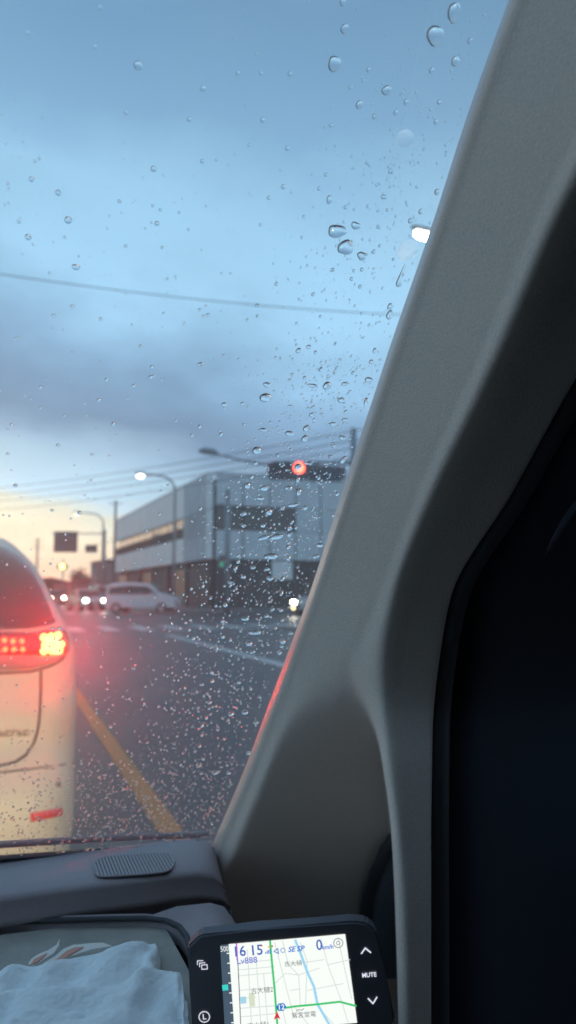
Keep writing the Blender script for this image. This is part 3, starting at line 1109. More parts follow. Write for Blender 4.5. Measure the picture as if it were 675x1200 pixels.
for r, y in enumerate(yq):
    u = np.concatenate([np.linspace(k, k + 1, (5, 4, 6, 8, 10, 5, 6, 12, 8)[k], endpoint=False) for k in range(9)] + [[9.0]])
    px = pchip(np.arange(10), PXq[r], u)
    dp = pchip(PXq[r], DPq[r], px)
    row = [at(x, y, 1.0) for x in px]
    row = [EYE + (p - EYE) * d for p, d in zip(row, dp)]
    row.insert(0, EYE + (at(px[0] + 2, y, 1.0) - EYE) * (dp[0] + .03))
    row.append(EYE + (at(px[-1] + 3, y, 1.0) - EYE) * (dp[-1] + .06))
    rows.append(row)
# soften the creases a little along the pillar
A = np.array(rows)
for _ in range(3):
    A[1:-1, 2:-2] = A[1:-1, 2:-2] * .5 + (A[:-2, 2:-2] + A[2:, 2:-2]) * .25
ix = np.where((yq > 700) & (yq < 870))[0]
for _ in range(14):                                    # blend the head of the recess smoothly into the pillar
    A[ix, 2:-2] = A[ix, 2:-2] * .5 + (A[ix - 1, 2:-2] + A[ix + 1, 2:-2]) * .25
b = BM()
grid(b, A)
pt = obj('pillar_trim', b, M['trim'], own, True)
pt.data.materials.append(mat('trim_lip', (0.62, 0.54, 0.48), 0.42, spec=0.9))   # moulded lip against the glass
ncol = A.shape[1] - 1
for f in pt.data.polygons:
    if f.index % ncol < 6:
        f.material_index = 1

# door seal and door surfaces right of the pillar
sl = [(i, y) for i, y in zip(c9, RY)]
sy = np.arange(-120, 1261, 20.0)
sx = pchip(RY, c9, sy)
sd_ = pchip(RY, DP[:, 9], sy)
b = BM()
tube(b, [EYE + ray(x + 7, y) * (d + .012) for x, y, d in zip(sx, sy, sd_)], .008, 10)
obj('door_seal', b, M['rubber'], own, True)
b = BM()
R_ = []
for x, y, d in zip(sx, sy, sd_):
    row = []
    for k, (ox, od) in enumerate(((2, .05), (14, .03), (30, .022), (55, .022), (80, .030), (110, .045), (150, .055), (200, .06), (320, .03))):
        row.append(EYE + ray(x + ox, y) * (d + od))
    R_.append(row)
grid(b, R_)
obj('door_frame', b, M['trim_dark'], own, True)
b = BM()                                               # fold of the door trim at the right edge
tube(b, [at(720, 535, .43), at(690, 574, .435), at(664, 610, .44), at(650, 632, .45), at(640, 650, .47)], [.003, .003, .003, .002, .0005], 10)
obj('trim_fold', b, M['trim_dark'], own, True)

# sail panel in the triangular recess with its black curved seal
arc = [(421, 1140), (422, 1100), (424, 1078), (428, 1050), (436, 1024), (447, 1000), (460, 980), (474, 964)]
def on_panel(x, y, off):
    r = int(np.argmin(abs(yq - y)))
    d = np.interp(min(x, PXq[r, 5] - 1), PXq[r, :6], DPq[r, :6])
    d += max(0, x - PXq[r, 5] + 1) * .0007
    return EYE + ray(x, y) * (d - off)
b = BM()
tube(b, [on_panel(x + 4, y, .012) for x, y in arc], .0062, 10)
obj('speaker_surround', b, M['rubber'], own, True)
b = BM()
grid(b, [[on_panel(x + 5 + (520 - x) * t, y, .008 + .006 * t) for t in np.linspace(0, 1, 8)] for x, y in arc])
sp_ = obj('speaker_cover', b, M['speaker'], own, True)
md = sp_.modifiers.new('s', 'SOLIDIFY'); md.thickness = .006

# dashboard: a moulded top that rolls over into the tray rim
prof = [(.82, .935), (.76, .955), (at_z(60, 1003, .965)[1], .965)]
for py_, z_ in ((1016, .9668), (1030, .967), (1040, .9655), (1046, .9635), (1050, .9610), (1055, .9575), (1063, .9525), (1071, .9475), (1077, .9440), (1080, .938)):
    prof.append((at_z(60, py_, z_)[1], z_))
prof.append((prof[-1][0] - .001, .915))
def project(p):
    d = np.asarray(p) - EYE
    f = np.array([-math.sin(YAW) * math.cos(PITCH), math.cos(YAW) * math.cos(PITCH), math.sin(PITCH)])
    r = np.array([math.cos(YAW), math.sin(YAW), 0]); u = np.cross(r, f)
    return 337.5 + FPX * d.dot(r) / d.dot(f), 600 - FPX * d.dot(u) / d.dot(f)


def dash_end(Y, z):                                    # right end follows the foot of the pillar trim
    lo_, hi_ = .05, .6
    for _ in range(30):
        m_ = (lo_ + hi_) / 2
        px, py = project((m_, Y, z))
        if px < np.interp(py, [960, 990, 1020, 1050, 1090, 1200], [256, 261, 270, 279, 288, 305]): lo_ = m_
        else: hi_ = m_
    return lo_


b = BM()
rows = []
for (Y, z) in prof:
    xe = dash_end(Y, z)
    xs = list(np.linspace(-1.1, xe - .05, 14)) + [xe - .03, xe - .014, xe - .005, xe]
    dr = [0] * 14 + [.001, .005, .014, .05]
    rows.append([(x, Y + .035 * min(1, (max(0, -x)) ** 2), z - d) for x, d in zip(xs, dr)])
# side drop
grid(b, [[r[k] for r in rows] for k in range(len(rows[0]))])
dash = obj('dashboard', b, M['dash'], own, True)
# lower dash body: right of the tray and the tray walls
def cz(Y, xs_z):
    return [(x, Y, z) for x, z in xs_z]
b = BM()
tray_z = .939
rim_pts = []
for (x, y) in ((-400, 1086), (-200, 1083), (-60, 1082), (0, 1081), (60, 1079), (120, 1077), (170, 1076), (195, 1079), (210, 1086), (219, 1098), (224, 1116), (229, 1150), (236, 1230), (240, 1320)):
    rim_pts.append(at_z(x, y, .943))
b = BM()
tube(b, [tuple(p) for p in rim_pts], .0022, 8)
obj('tray_rim', b, M['rubber'], own, True)
b = BM()
grid(b, [[tuple(p + np.array([0.0, .004, 0.002])), tuple(p), (p[0], p[1], tray_z - .01)] for p in rim_pts])
obj('tray_wall', b, M['dash'], own, True)
b = BM()                                                # top of the dash right of the tray
outer = [at_z(x, y, z) for x, y, z in ((246, 1058, .953), (262, 1062, .953), (271, 1074, .952), (277, 1088, .950), (281, 1108, .946), (286, 1150, .94), (300, 1320, .94))]
inner = [at_z(x, y, .9435) for x, y in ((168, 1075.5), (195, 1078.5), (210, 1085.5), (219, 1097.5), (224, 1115.5), (229, 1150), (236, 1320))]
grid(b, [[tuple(p), tuple(p * .5 + q * .5 + np.array([0, 0, .003])), tuple(q), (q[0] + .004, q[1], q[2] - .006), (q[0] + .006, q[1], q[2] - .12)] for p, q in zip(inner, outer)])
obj('dash_side', b, M['dash'], own, True)
b = BM()
y0 = .64
grid(b, [[(x, Y, tray_z + .004 * math.sin(x * 9) * math.cos(Y * 14)) for x in np.linspace(-1.0, at_z(231, 1160, tray_z)[0], 24)] for Y in np.linspace(y0, .22, 14)])
obj('tray_mat', b, M['mat'], own, True)

# defroster grille
vb = empty('vent_anchor', (0, 0, 0), None, None) if False else None
VZ = .9675
def vp(px, py):
    return at_z(px, py, VZ)
ctr = [vp(*p) for p in ((110, 1017.5), (114, 1008), (128, 1004), (160, 1001.5), (190, 1000), (201, 1002.5), (204, 1011), (199, 1019.5), (186, 1023), (150, 1026), (122, 1027.5), (113, 1025))]
b = BM()
cs = np.mean(ctr, axis=0)
ring = []
n = len(ctr)
for k in range(n * 4):
    i = k // 4; t = (k % 4) / 4
    p0, p1, p2, p3 = ctr[(i - 1) % n], ctr[i], ctr[(i + 1) % n], ctr[(i + 2) % n]
    ring.append(.5 * (2 * p1 + (p2 - p0) * t + (2 * p0 - 5 * p1 + 4 * p2 - p3) * t * t + (3 * p1 - p0 - 3 * p2 + p3) * t ** 3))
b.faces.new([b.verts.new((p[0], p[1], VZ - .0003)) for p in ring])
vent = obj('defroster_vent', b, M['slot'], own)
b = BM()
tube(b, [(p[0], p[1], VZ + .0001) for p in ring + ring[:1]], .0008, 6, False)
obj('vent_frame', b, M['slat'], vent, True)
x0, x1 = min(p[0] for p in ring), max(p[0] for p in ring)
rp = np.array(ring)
for k in range(24):
    x = x0 + (x1 - x0) * (k + .7) / 24.4
    ys_ = []
    for i in range(len(rp)):
        p, q = rp[i], rp[(i + 1) % len(rp)]
        if (p[0] - x) * (q[0] - x) < 0:
            ys_.append(p[1] + (q[1] - p[1]) * (x - p[0]) / (q[0] - p[0]))
    if len(ys_) >= 2:
        b = BM()
        box(b, x - .0011, x + .0011, min(ys_), max(ys_), VZ - .0002, VZ + .0008)
        obj('slat', b, M['slat'], vent)

# own headlamps: their pool with its level cut-off falls on the car in front
for x in (-.98, .12):
    b = BM(); box(b, x - .15, x + .15, .96, 1.10, .50, .515); box(b, x - .15, x + .15, .96, 1.17, .665, .68); box(b, x - .15, x + .15, .94, .96, .515, .665)
    hl = obj('headlamp_housing', b, M['black'], own)
    b = BM(); disc_prism(b, (x, .965, .60), (0, 1, 0), .05, .01, 16)
    obj('headlamp_bulb', b, emit('own_headlamp', (1.0, .80, .50), 12.0), hl)
    ld = bpy.data.lights.new('headlamp', 'SPOT'); ld.energy = 45; ld.color = (1.0, .78, .48); ld.spot_size = math.radians(110); ld.spot_blend = .8; ld.shadow_soft_size = .03
    lo = bpy.data.objects.new('headlamp', ld); COL.objects.link(lo); lo.parent = hl
    lo.location = (x, 1.02, .60); lo.rotation_euler = (math.radians(84), 0, 0)

# headliner, floor, rear wall, doors (unseen shell, closed up to limit the light)
b = BM(); box(b, -1.12, .48, -1.6, -.20, 1.93, 1.97, .01); obj('headliner', b, M['liner'], own)
b = BM(); box(b, -1.12, .60, -1.62, -1.58, .3, 1.93); obj('rear_wall', b, M['cabin'], own)  # solid up to the roof, to keep out light from behind
b = BM(); box(b, -1.12, .60, -1.58, .9, .28, .32); obj('floor', b, M['cabin'], own)
b = BM(); box(b, .46, .50, -1.58, .30, .3, 1.93); obj('right_light_block', b, M['cabin'], own)  # added solid wall in place of the window, keeps the pillar's rear face dark
b = BM(); box(b, -1.14, -1.10, -.12, .9, .3, .80); box(b, -1.14, -1.10, -1.58, -.122, .3, 1.93); obj('left_door_and_light_block', b, M['cabin'], own)  # low door, plus an added full-height block that cuts light from the left rear
b = BM(); box(b, -1.1, .30, .76, .80, .3, .93); obj('bulkhead', b, M['cabin'], own)

# ------------------------------------------------------------------ mat print: pale flame with orange core
def flame(name, px_pts, m, dz):
    b = BM()
    z = tray_z + .008 + dz
    prism(b, [tuple(at_z(x, y, z)) for x, y in px_pts], (0, 0, -.0006))
    return obj(name, b, m, own)
flame('flame_print', [(33, 1129), (37, 1123), (45, 1118), (57, 1113), (66, 1107), (70, 1099.5), (69, 1108), (63, 1117), (55, 1122), (47, 1127), (40, 1131)], M['flame_w'], 0)
flame('flame_print', [(36, 1130), (40, 1124), (48, 1120), (55, 1116.5), (50, 1122), (42, 1128)], M['flame_r'], .0008)
flame('flame_print', [(50, 1129), (64, 1121), (74, 1112), (86, 1107), (98, 1106), (108, 1105), (120, 1104.5), (131, 1108), (120, 1110), (108, 1112), (98, 1115), (80, 1121), (66, 1129)], M['flame_w'], 0)
flame('flame_print', [(58, 1129), (70, 1121), (78, 1114), (88, 1110), (98, 1109.5), (90, 1114), (78, 1121), (68, 1128)], M['flame_r'], .0008)

# ------------------------------------------------------------------ towel heaped in the tray
def towel(name, top, depth_px, z0, hgt, lab, seed):
    r = random.Random(seed)
    ph = [r.uniform(0, 6) for _ in range(8)]
    nx, ny = 60, 34
    rows = []
    for j in range(ny):
        v = j / (ny - 1)
        row = []
        for i in range(nx):
            t = i / (nx - 1)
            x = np.interp(t, np.linspace(0, 1, len(top)), [p[0] for p in top])
            y = np.interp(t, np.linspace(0, 1, len(top)), [p[1] for p in top])
            edge = min(1, v * 9) * min(1, (1 - t) * 14)
            rise = hgt * (1 - (1 - edge) ** 2) * (1 - .35 * v)
            fold = .0016 * math.sin(t * 15 + v * 5 + ph[0]) + .0022 * math.sin(v * 13 - t * 6 + ph[1]) + .002 * math.sin(t * 31 + v * 11 + ph[2]) + .0016 * abs(math.sin(v * 19 + 2.2 * math.sin(t * 7) + ph[3])) + .0012 * abs(math.sin(t * 23 - v * 9 + ph[6]))
            z = z0 + rise + fold * edge
            p = at_z(x + 4 * math.sin(v * 5 + ph[4]) * (t > .2) + 2 * math.sin(v * 13 + ph[5]), y, z0 + hgt * .6)
            q = at_z(x, y + depth_px, z0)
            pos = p + (q - p) * v
            row.append((pos[0], pos[1], z))
        rows.append(row)
    b = BM()
    grid(b, rows)
    o = obj(name, b, M['towel'], None, True)
    md = o.modifiers.new('s', 'SOLIDIFY'); md.thickness = .0035; md.offset = -1
    return tag(o, lab, 'towel', 'towels on the dashboard tray')


towel('towel', [(-260, 1160), (-120, 1146), (-40, 1140), (0, 1137), (25, 1132), (50, 1132), (90, 1119), (130, 1107), (170, 1102), (183, 1101), (190, 1114)], 170, tray_z + .003, .008, 'pale blue towel spread on the tray mat behind the folded one', 3)
towel('towel', [(-260, 1180), (-120, 1172), (-40, 1168), (0, 1165), (20, 1155), (90, 1158), (150, 1152), (175, 1140), (205, 1136), (214, 1142), (219, 1160)], 200, tray_z + .006, .013, 'thicker folded pale blue towel nearest the display unit', 5)

# ------------------------------------------------------------------ display unit on the dash
fw = np.array([-math.sin(YAW) * math.cos(PITCH), math.cos(YAW) * math.cos(PITCH), math.sin(PITCH)])
rt = np.array([math.cos(YAW), math.sin(YAW), 0])
up = np.cross(rt, fw)
DD = .40
O = EYE + ray(336, 1149) * DD
ra = math.radians(5.0)
U_ = rt * math.cos(ra) + up * math.sin(ra)
V_ = -rt * math.sin(ra) + up * math.cos(ra)
N_ = np.cross(U_, V_)
SC = DD / FPX
nav = empty('display_unit', tuple(O), 'black dashboard display unit with lit white map screen and touch buttons', 'display')
nav.matrix_world = Matrix((( U_[0], V_[0], N_[0], O[0]), (U_[1], V_[1], N_[1], O[1]), (U_[2], V_[2], N_[2], O[2]), (0, 0, 0, 1)))


def loc(px, py):
    dx, dy = px - 336, -(py - 1149)
    return (dx * math.cos(ra) + dy * math.sin(ra)) * SC, (-dx * math.sin(ra) + dy * math.cos(ra)) * SC


def flat(name, pts, z, th, m, parent, px=True, bev=0):
    P = [loc(*p) for p in pts] if px else pts
    b = BM()
    prism(b, [(u, v, z) for u, v in P], (0, 0, -th))
    if bev:
        bmesh.ops.bevel(b, geom=[e for e in b.edges], offset=bev, segments=3, affect='EDGES')
    return obj(name, b, m, parent)


bod = flat('body', [(219.5, 1110), (234, 1096), (300, 1090), (414, 1080), (430, 1082), (441, 1091), (452, 1140), (463, 1196), (452, 1214), (300, 1228), (240, 1233), (226, 1220), (222, 1160)], 0.0, .009, M['device'], nav, True, .0012)
# device stand foot reaching the dash
b = BM(); box(b, -.02, .02, -.06, -.03, -.05, -.012, .004); obj('mount', b, M['device'], nav)
zs0 = .0004
SCRW = emit('screen_white', lin(238, 243, 238), 1.0)
GREY = emit('screen_slate', lin(70, 88, 104), 1.0)
scr = flat('screen', [(268, 1106.3), (404.5, 1094.4), (418.5, 1198), (275, 1210)], zs0, .0003, SCRW, nav)
flat('scale_strip', [(258, 1107.4), (268, 1106.3), (275, 1210), (264, 1211)], zs0, .0003, GREY, scr)
ecache = {}


def em(c, s=1.0):
    k = (c, s)
    if k not in ecache:
        ecache[k] = emit('screen_ink_%02x%02x%02x' % c, lin(*c), s)
    return ecache[k]


def line(name, pts, wpx, col, lvl=1, parent=scr):
    b = BM()
    P = [Vector(loc(*p)) for p in pts]
    hwm = wpx * SC / 2
    z = zs0 + .00008 * lvl
    for p, q in zip(P[:-1], P[1:]):
        d = (q - p).normalized()
        n = Vector((-d.y, d.x)) * hwm
        p2, q2 = p - d * hwm * .5, q + d * hwm * .5
        b.faces.new([b.verts.new((a.x, a.y, z)) for a in (p2 - n, q2 - n, q2 + n, p2 + n)])
    return obj(name, b, em(col), parent)


# ticks of the distance scale and its caption
for k in range(8):
    y = 1116.5 + k * 11.6
    x = 268.3 + (y - 1106) * .066
    line('scale_tick', [(x - 3.0, y), (x, y - .2)], 1.2, (236, 240, 240), 2)
flat('scale_marker', [(260.4, 1153.5), (267.2, 1152.8), (267.7, 1159.3), (261, 1160)], zs0 + .0003, .0001, em((60, 205, 195)), scr)


def text(body_, px, py, size_px, col, name='caption', lvl=4, parent=scr, bold=0.0, z=None, sx=1.0, shear=0.0):
    cu = bpy.data.curves.new(name, 'FONT')
    cu.body = body_
    cu.size = size_px * SC * 1.35
    cu.align_x = 'CENTER'
    cu.align_y = 'CENTER'
    cu.offset = bold * SC
    cu.shear = shear
    cu.resolution_u = 3
    o = bpy.data.objects.new(name, cu)
    COL.objects.link(o)
    bpy.context.view_layer.update()
    me = bpy.data.meshes.new_from_object(o.evaluated_get(bpy.context.evaluated_depsgraph_get()))
    bpy.data.objects.remove(o)
    u, v = loc(px, py)
    zz_ = z if z is not None else zs0 + .00008 * lvl
    me.transform(Matrix.Translation((u, v, zz_)) @ Matrix.Diagonal((sx, 1, 1, 1)))
    me.materials.clear()
    return obj(name, me, em(col) if isinstance(col, tuple) else col, parent)


BLUE = (52, 92, 176)
text('500', 263.2, 1111.5, 6.5, (235, 238, 240), 'scale_caption', sx=.75)
# map lines: minor streets in light grey, then the river and the route
G1 = (206, 212, 208)
for pts in ([(279, 1128), (320, 1124)], [(279, 1136), (322, 1132)], [(279, 1143), (322, 1139)], [(280, 1160), (323, 1156)], [(281, 1170), (300, 1168)], [(281, 1181), (322, 1178)], [(282, 1191), (324, 1187)],
            [(290, 1112), (295, 1205)], [(300, 1120), (306, 1205)], [(309, 1140), (314, 1203)], [(322, 1104), (344, 1190)], [(331, 1102), (338, 1130), (350, 1142), (352, 1178)], [(336, 1130), (380, 1124)],
            [(322, 1152), (334, 1140), (350, 1142), (374, 1134)], [(352, 1104), (360, 1126), (358, 1176)], [(376, 1099), (384, 1130), (400, 1172)], [(360, 1160), (402, 1152)], [(384, 1130), (410, 1124)], [(396, 1098), (405, 1140), (412, 1170)],
            [(330, 1178), (336, 1203)], [(346, 1180), (362, 1201)], [(372, 1178), (390, 1199)], [(400, 1172), (408, 1198)], [(340, 1160), (352, 1158)]):
    line('map_street', pts, 1.0, G1, 1)
line('map_river', [(346, 1101), (352, 1116), (360, 1138), (368, 1156), (372, 1176), (386, 1200)], 3.0, (150, 205, 232), 2)
line('railway', [(277.5, 1105), (279, 1130), (280.5, 1160), (282.5, 1209)], 1.0, (90, 90, 98), 2)
line('boundary_line', [(277.2, 1105.2), (278.2, 1124)], 2.0, (190, 110, 215), 3)
line('map_route', [(316.5, 1102), (319, 1130), (322, 1160), (324, 1187), (325.5, 1206)], 2.4, (60, 190, 110), 3)
line('map_route', [(323, 1182), (345, 1178.5), (372, 1176), (398, 1173), (417, 1178)], 2.4, (60, 190, 110), 3)
flat('map_block', [(281.5, 1167.5), (288.5, 1167), (289, 1175), (282, 1175.5)], zs0 + .0002, .0001, em((160, 205, 225)), scr)
flat('map_block', [(291.5, 1163.5), (298, 1163), (299, 1178.5), (292.5, 1179)], zs0 + .0002, .0001, em((205, 214, 190)), scr)
text('16', 280.5, 1114.5, 12.5, BLUE, 'clock_digit', bold=.2, sx=.95)
text('15', 300.5, 1113, 12.5, BLUE, 'clock_digit', bold=.2, sx=.95)
text('Lv888', 289.5, 1125.0, 7.5, (110, 120, 205), 'level_caption', bold=.1)
flat('status_dot', [(305.6, 1106.4), (307.4, 1106.3), (307.5, 1108), (305.7, 1108.1)], zs0 + .0004, .0001, em((190, 40, 40)), scr)
flat('status_dot', [(314, 1108), (316, 1107.8), (316.2, 1109.5), (314.2, 1109.7)], zs0 + .0004, .0001, em((230, 190, 40)), scr)
flat('status_dot', [(318, 1107), (320, 1106.9), (320, 1108.6), (318.1, 1108.7)], zs0 + .0004, .0001, em((190, 40, 40)), scr)
for k in range(4):
    x = 311.5 + k * 1.7
    line('signal_bar', [(x, 1116.5), (x - .1, 1115 - k * 1.3)], 1.1, (60, 110, 200), 4)
line('speaker_icon', [(321, 1114), (325.5, 1110.5), (326.5, 1116.5), (321, 1114)], 1.0, (60, 110, 200), 4)
line('ring_icon', [(331.5 + 2.6 * math.cos(a), 1112.8 + 2.6 * math.sin(a)) for a in np.linspace(0, 2 * math.pi, 13)], .8, (90, 130, 200), 4)
text('SE', 341.5, 1111.8, 6.5, (50, 110, 205), 'status_caption', bold=.2, shear=.25)
text('SP', 351.8, 1111, 6.5, (50, 110, 205), 'status_caption', bold=.2, shear=.25)
text('0', 374, 1107, 13, BLUE, 'speed_digit', bold=.2, sx=.85)
text('km/h', 384, 1109, 5, (60, 110, 205), 'speed_unit', bold=.15)
line('compass_ring', [(396.3 + 5.4 * math.cos(a), 1104.2 + 5.4 * math.sin(a)) for a in np.linspace(0, 2 * math.pi, 17)], 1.2, (150, 156, 156), 4)
line('compass_ring', [(396.3 + 2.2 * math.cos(a), 1104.2 + 2.2 * math.sin(a)) for a in np.linspace(0, 2 * math.pi, 11)], .8, (130, 136, 140), 4)
text('吉大樋', 343.5, 1128.5, 5.2, (120, 124, 124), 'place_name')
text('吉大樋2', 307, 1160, 5.6, (105, 108, 112), 'place_name')
text('吉大樋1', 303, 1200.5, 5.6, (105, 108, 112), 'place_name')
text('鷲宮堂電', 356, 1188.5, 5.4, (95, 98, 104), 'place_name')
line('bird_icon', [(347, 1184), (350, 1182), (353, 1183), (356, 1181)], .8, (110, 114, 118), 4)
hexp = [(323.5, 1179.2), (326.3, 1174.8), (332.5, 1174.3), (335.6, 1178.4), (332.8, 1183), (326.6, 1183.6)]
flat('route_shield', hexp, zs0 + .0005, .0001, em((35, 110, 190)), scr)
text('12', 329.5, 1179, 6.2, (245, 248, 250), 'route_number', 8, bold=.15)
flat('position_arrow', [(324.6, 1183.8), (328.6, 1193), (325, 1191), (320.8, 1193.8)], zs0 + .0006, .0001, em((214, 44, 60)), scr)
# touch buttons
WH = (222, 226, 240)
zb = .0002
ICON = emit('button_light', lin(225, 228, 245), 1.0)


def bline(name, pts, wpx):
    o = line(name, pts, wpx, WH, 1, bod)
    o.location.z = 0.0
    return o


zs_keep = zs0
bline('up_arrow', [(423.4, 1117), (428, 1110.5), (434.4, 1115.8)], 1.5)
bline('down_arrow', [(431.3, 1169.5), (437, 1175.4), (441.6, 1168)], 1.5)
text('MUTE', 432.5, 1142, 5.4, WH, 'mute_caption', 2, bod, bold=.15, sx=.9)
for (x, y) in ((231.5, 1125.5), (234, 1128), (236.3, 1130.3)):
    bline('window_icon', [(x, y), (x + 6.5, y - .4), (x + 6.8, y + 4.6), (x + .3, y + 5), (x, y)] if x > 235 else [(x, y + 4.5), (x, y), (x + 6.5, y - .4)], .9)
bline('circle_icon', [(239.5 + 6.2 * math.cos(a), 1191 + 6.2 * math.sin(a)) for a in np.linspace(0, 2 * math.pi, 25)], 1.0)
text('L', 239.5, 1191, 6.8, WH, 'button_caption', 2, bod, bold=.1)

# ------------------------------------------------------------------ rain on the windscreen
def drop_shape(seg, rings, h, irr, r, tail=0.0):
    """unit drop: flat base on z=0, cap height h; returns verts, faces"""
    ph = [r.uniform(0, 6.28) for _ in range(4)]
    rad = []
    for k in range(seg):
        a = 2 * math.pi * k / seg
        rad.append(1 + irr * (.6 * math.cos(2 * a + ph[0]) + .5 * math.cos(3 * a + ph[1]) + .25 * math.cos(5 * a + ph[2])))
    vs, fs = [], []
    R = (1 + h * h) / (2 * h)                             # sphere through rim and apex
    for j in range(rings):
        q = math.cos(j / rings * math.pi / 2)
        z = math.sqrt(max(0, R * R - q * q)) - (R - h)
        for k in range(seg):
            a = 2 * math.pi * k / seg
            yy = q * math.sin(a) * rad[k]
            xx = q * math.cos(a) * rad[k]
            if tail and yy > 0:
                xx *= max(.14, 1 - yy * .85)
                yy *= 1 + tail
            vs.append((xx, yy, z))
    vs.append((0, 0, h))
    for j in range(rings - 1):
        for k in range(seg):
            fs.append((j * seg + k, j * seg + (k + 1) % seg, (j + 1) * seg + (k + 1) % seg, (j + 1) * seg + k))
    for k in range(seg):
        fs.append(((rings - 1) * seg + k, (rings - 1) * seg + (k + 1) % seg, len(vs) - 1))
    base = len(vs)
    for k in range(seg):
        vs.append(vs[k])
    fs.append(tuple(base + k for k in range(seg))[::-1])
    return vs, fs, base


X_ = np.array([1.0, 0, 0])


def drop_frame(px, py, rx, ry, rot):
    p = at_plane(px, py, WB + WN * .0006, WN)
    d = depth_of(p)
    r = ray(px, py); r = r / np.linalg.norm(r)
    cs_ = abs(np.dot(r, WN))
    a = rx * d / FPX
    b_ = ry * d / FPX / max(.25, abs(cs_))
    b_ = min(b_, a * 1.8)
    cr, sr = math.cos(rot), math.sin(rot)
    return p, X_ * (a * cr) + WU * (a * sr), -X_ * (b_ * sr) + WU * (b_ * cr), min(a, b_)


def drop_mesh(shape, fr):
    vs, fs, base = shape
    p, ax, ay, s = fr
    # relative to p (object origin on the glass)
    out = [tuple(ax * v[0] + ay * v[1] + WN * (v[2] * s)) for v in vs]
    return out, [f[::-1] for f in fs]          # (X, up the glass, outward) is left-handed


def add_drop(px, py, rx, ry=None, lab=None, irr=.06, rot=0.0, tail=0.0, h=.42, m='water', group='raindrops on the windscreen', r=random):
    ry = ry or rx
    big = max(rx, ry) > 4
    h = h if m != 'water' else float(np.interp(py, [150, 450, 700, 950], [.50, .60, .85, .95]))
    sh = drop_shape(20 if big else 12, 6 if big else 4, h, irr, r, tail)
    fr_ = drop_frame(px, py, rx, ry, rot)
    v, f = drop_mesh(sh, fr_)
    me = bpy.data.meshes.new('raindrop')
    me.from_pydata(v, [], f)
    me.update()
    for p in me.polygons:
        p.use_smooth = len(p.vertices) <= 4
    o = obj('raindrop', me, M[m])
    o.location = fr_[0]
    tag(o, lab or zone_label(px, py, rx), 'raindrop', group)
    return o


MARKS = [(30, 60, 'the top left corner of the windscreen'), (162, 77, 'the lone upper left round drop'), (300, 60, 'the middle of the upper windscreen'), (392, 75, 'the lone round drop at top'),
         (510, 42, 'the largest top raindrop'), (475, 162, 'the upper pale smeared drop'), (478, 293, 'the pale smear under the glaring lamp'), (400, 280, 'the two angular raindrops'), (85, 285, 'the two left oval drops'),
         (220, 250, 'the brightest part of the sky'), (40, 330, 'the left end of the high wire'), (230, 340, 'the middle of the high wire'), (400, 355, 'the right end of the high wire'), (90, 450, 'the dark cloud at left'), (220, 450, 'the dark cloud in the centre'),
         (311, 466, 'the large oval cloud drop'), (383, 452, 'the two reddish drops'), (412, 505, 'the mast top beside the pillar'), (40, 560, 'the left ends of the lower wires'), (165, 556, 'the lit lamp with curved arm'), (242, 530, 'the unlit lamp on the long arm'),
         (350, 548, 'the red signal'), (320, 575, 'the signal housing'), (385, 560, 'the sign plate by the signal'), (292, 603, 'the upper window band'), (350, 615, 'the grey panels by the pillar'), (230, 600, 'the fins at the building corner'), (75, 635, 'the dark road sign'),
         (265, 665, 'the pedestrian signal'), (318, 655, 'the wide flat drop under the panels'), (352, 650, 'the pale poster board'), (300, 690, 'the dark shop front'), (345, 695, 'the amber headlight'), (165, 700, 'the white minivan'), (90, 700, 'the waiting headlights'),
         (298, 741, 'the widest flat drop over the road'), (330, 755, 'the road line end by the pillar'), (225, 745, 'the left end of the road line'), (58, 756, 'the brake light'), (130, 790, 'the yellow line end'), (205, 800, 'the middle of the dark road'), (248, 793, 'the top of the drop column'),
         (240, 845, 'the middle of the drop column'), (237, 890, 'the bottom of the drop column'), (280, 836, 'the two low flat drops'), (290, 880, 'the lower pillar edge'), (265, 900, 'the foot of the pillar edge')]


def zone_label(px, py, r):
    m_ = min(MARKS, key=lambda q: (q[0] - px) ** 2 + (q[1] - py) ** 2)
    dx_, dy_ = px - m_[0], py - m_[1]
    side = ('right of' if dx_ > 0 else 'left of') if abs(dx_) > abs(dy_) else ('below' if dy_ > 0 else 'above')
    if dx_ * dx_ + dy_ * dy_ < 49: side = 'right over'
    size = 'tiny' if r < 2.15 else 'small' if r < 3.1 else 'medium'
    look = 'clear' if py < 540 else 'bright'
    return '%s %s raindrop %s %s' % (size, look, side, m_[2])


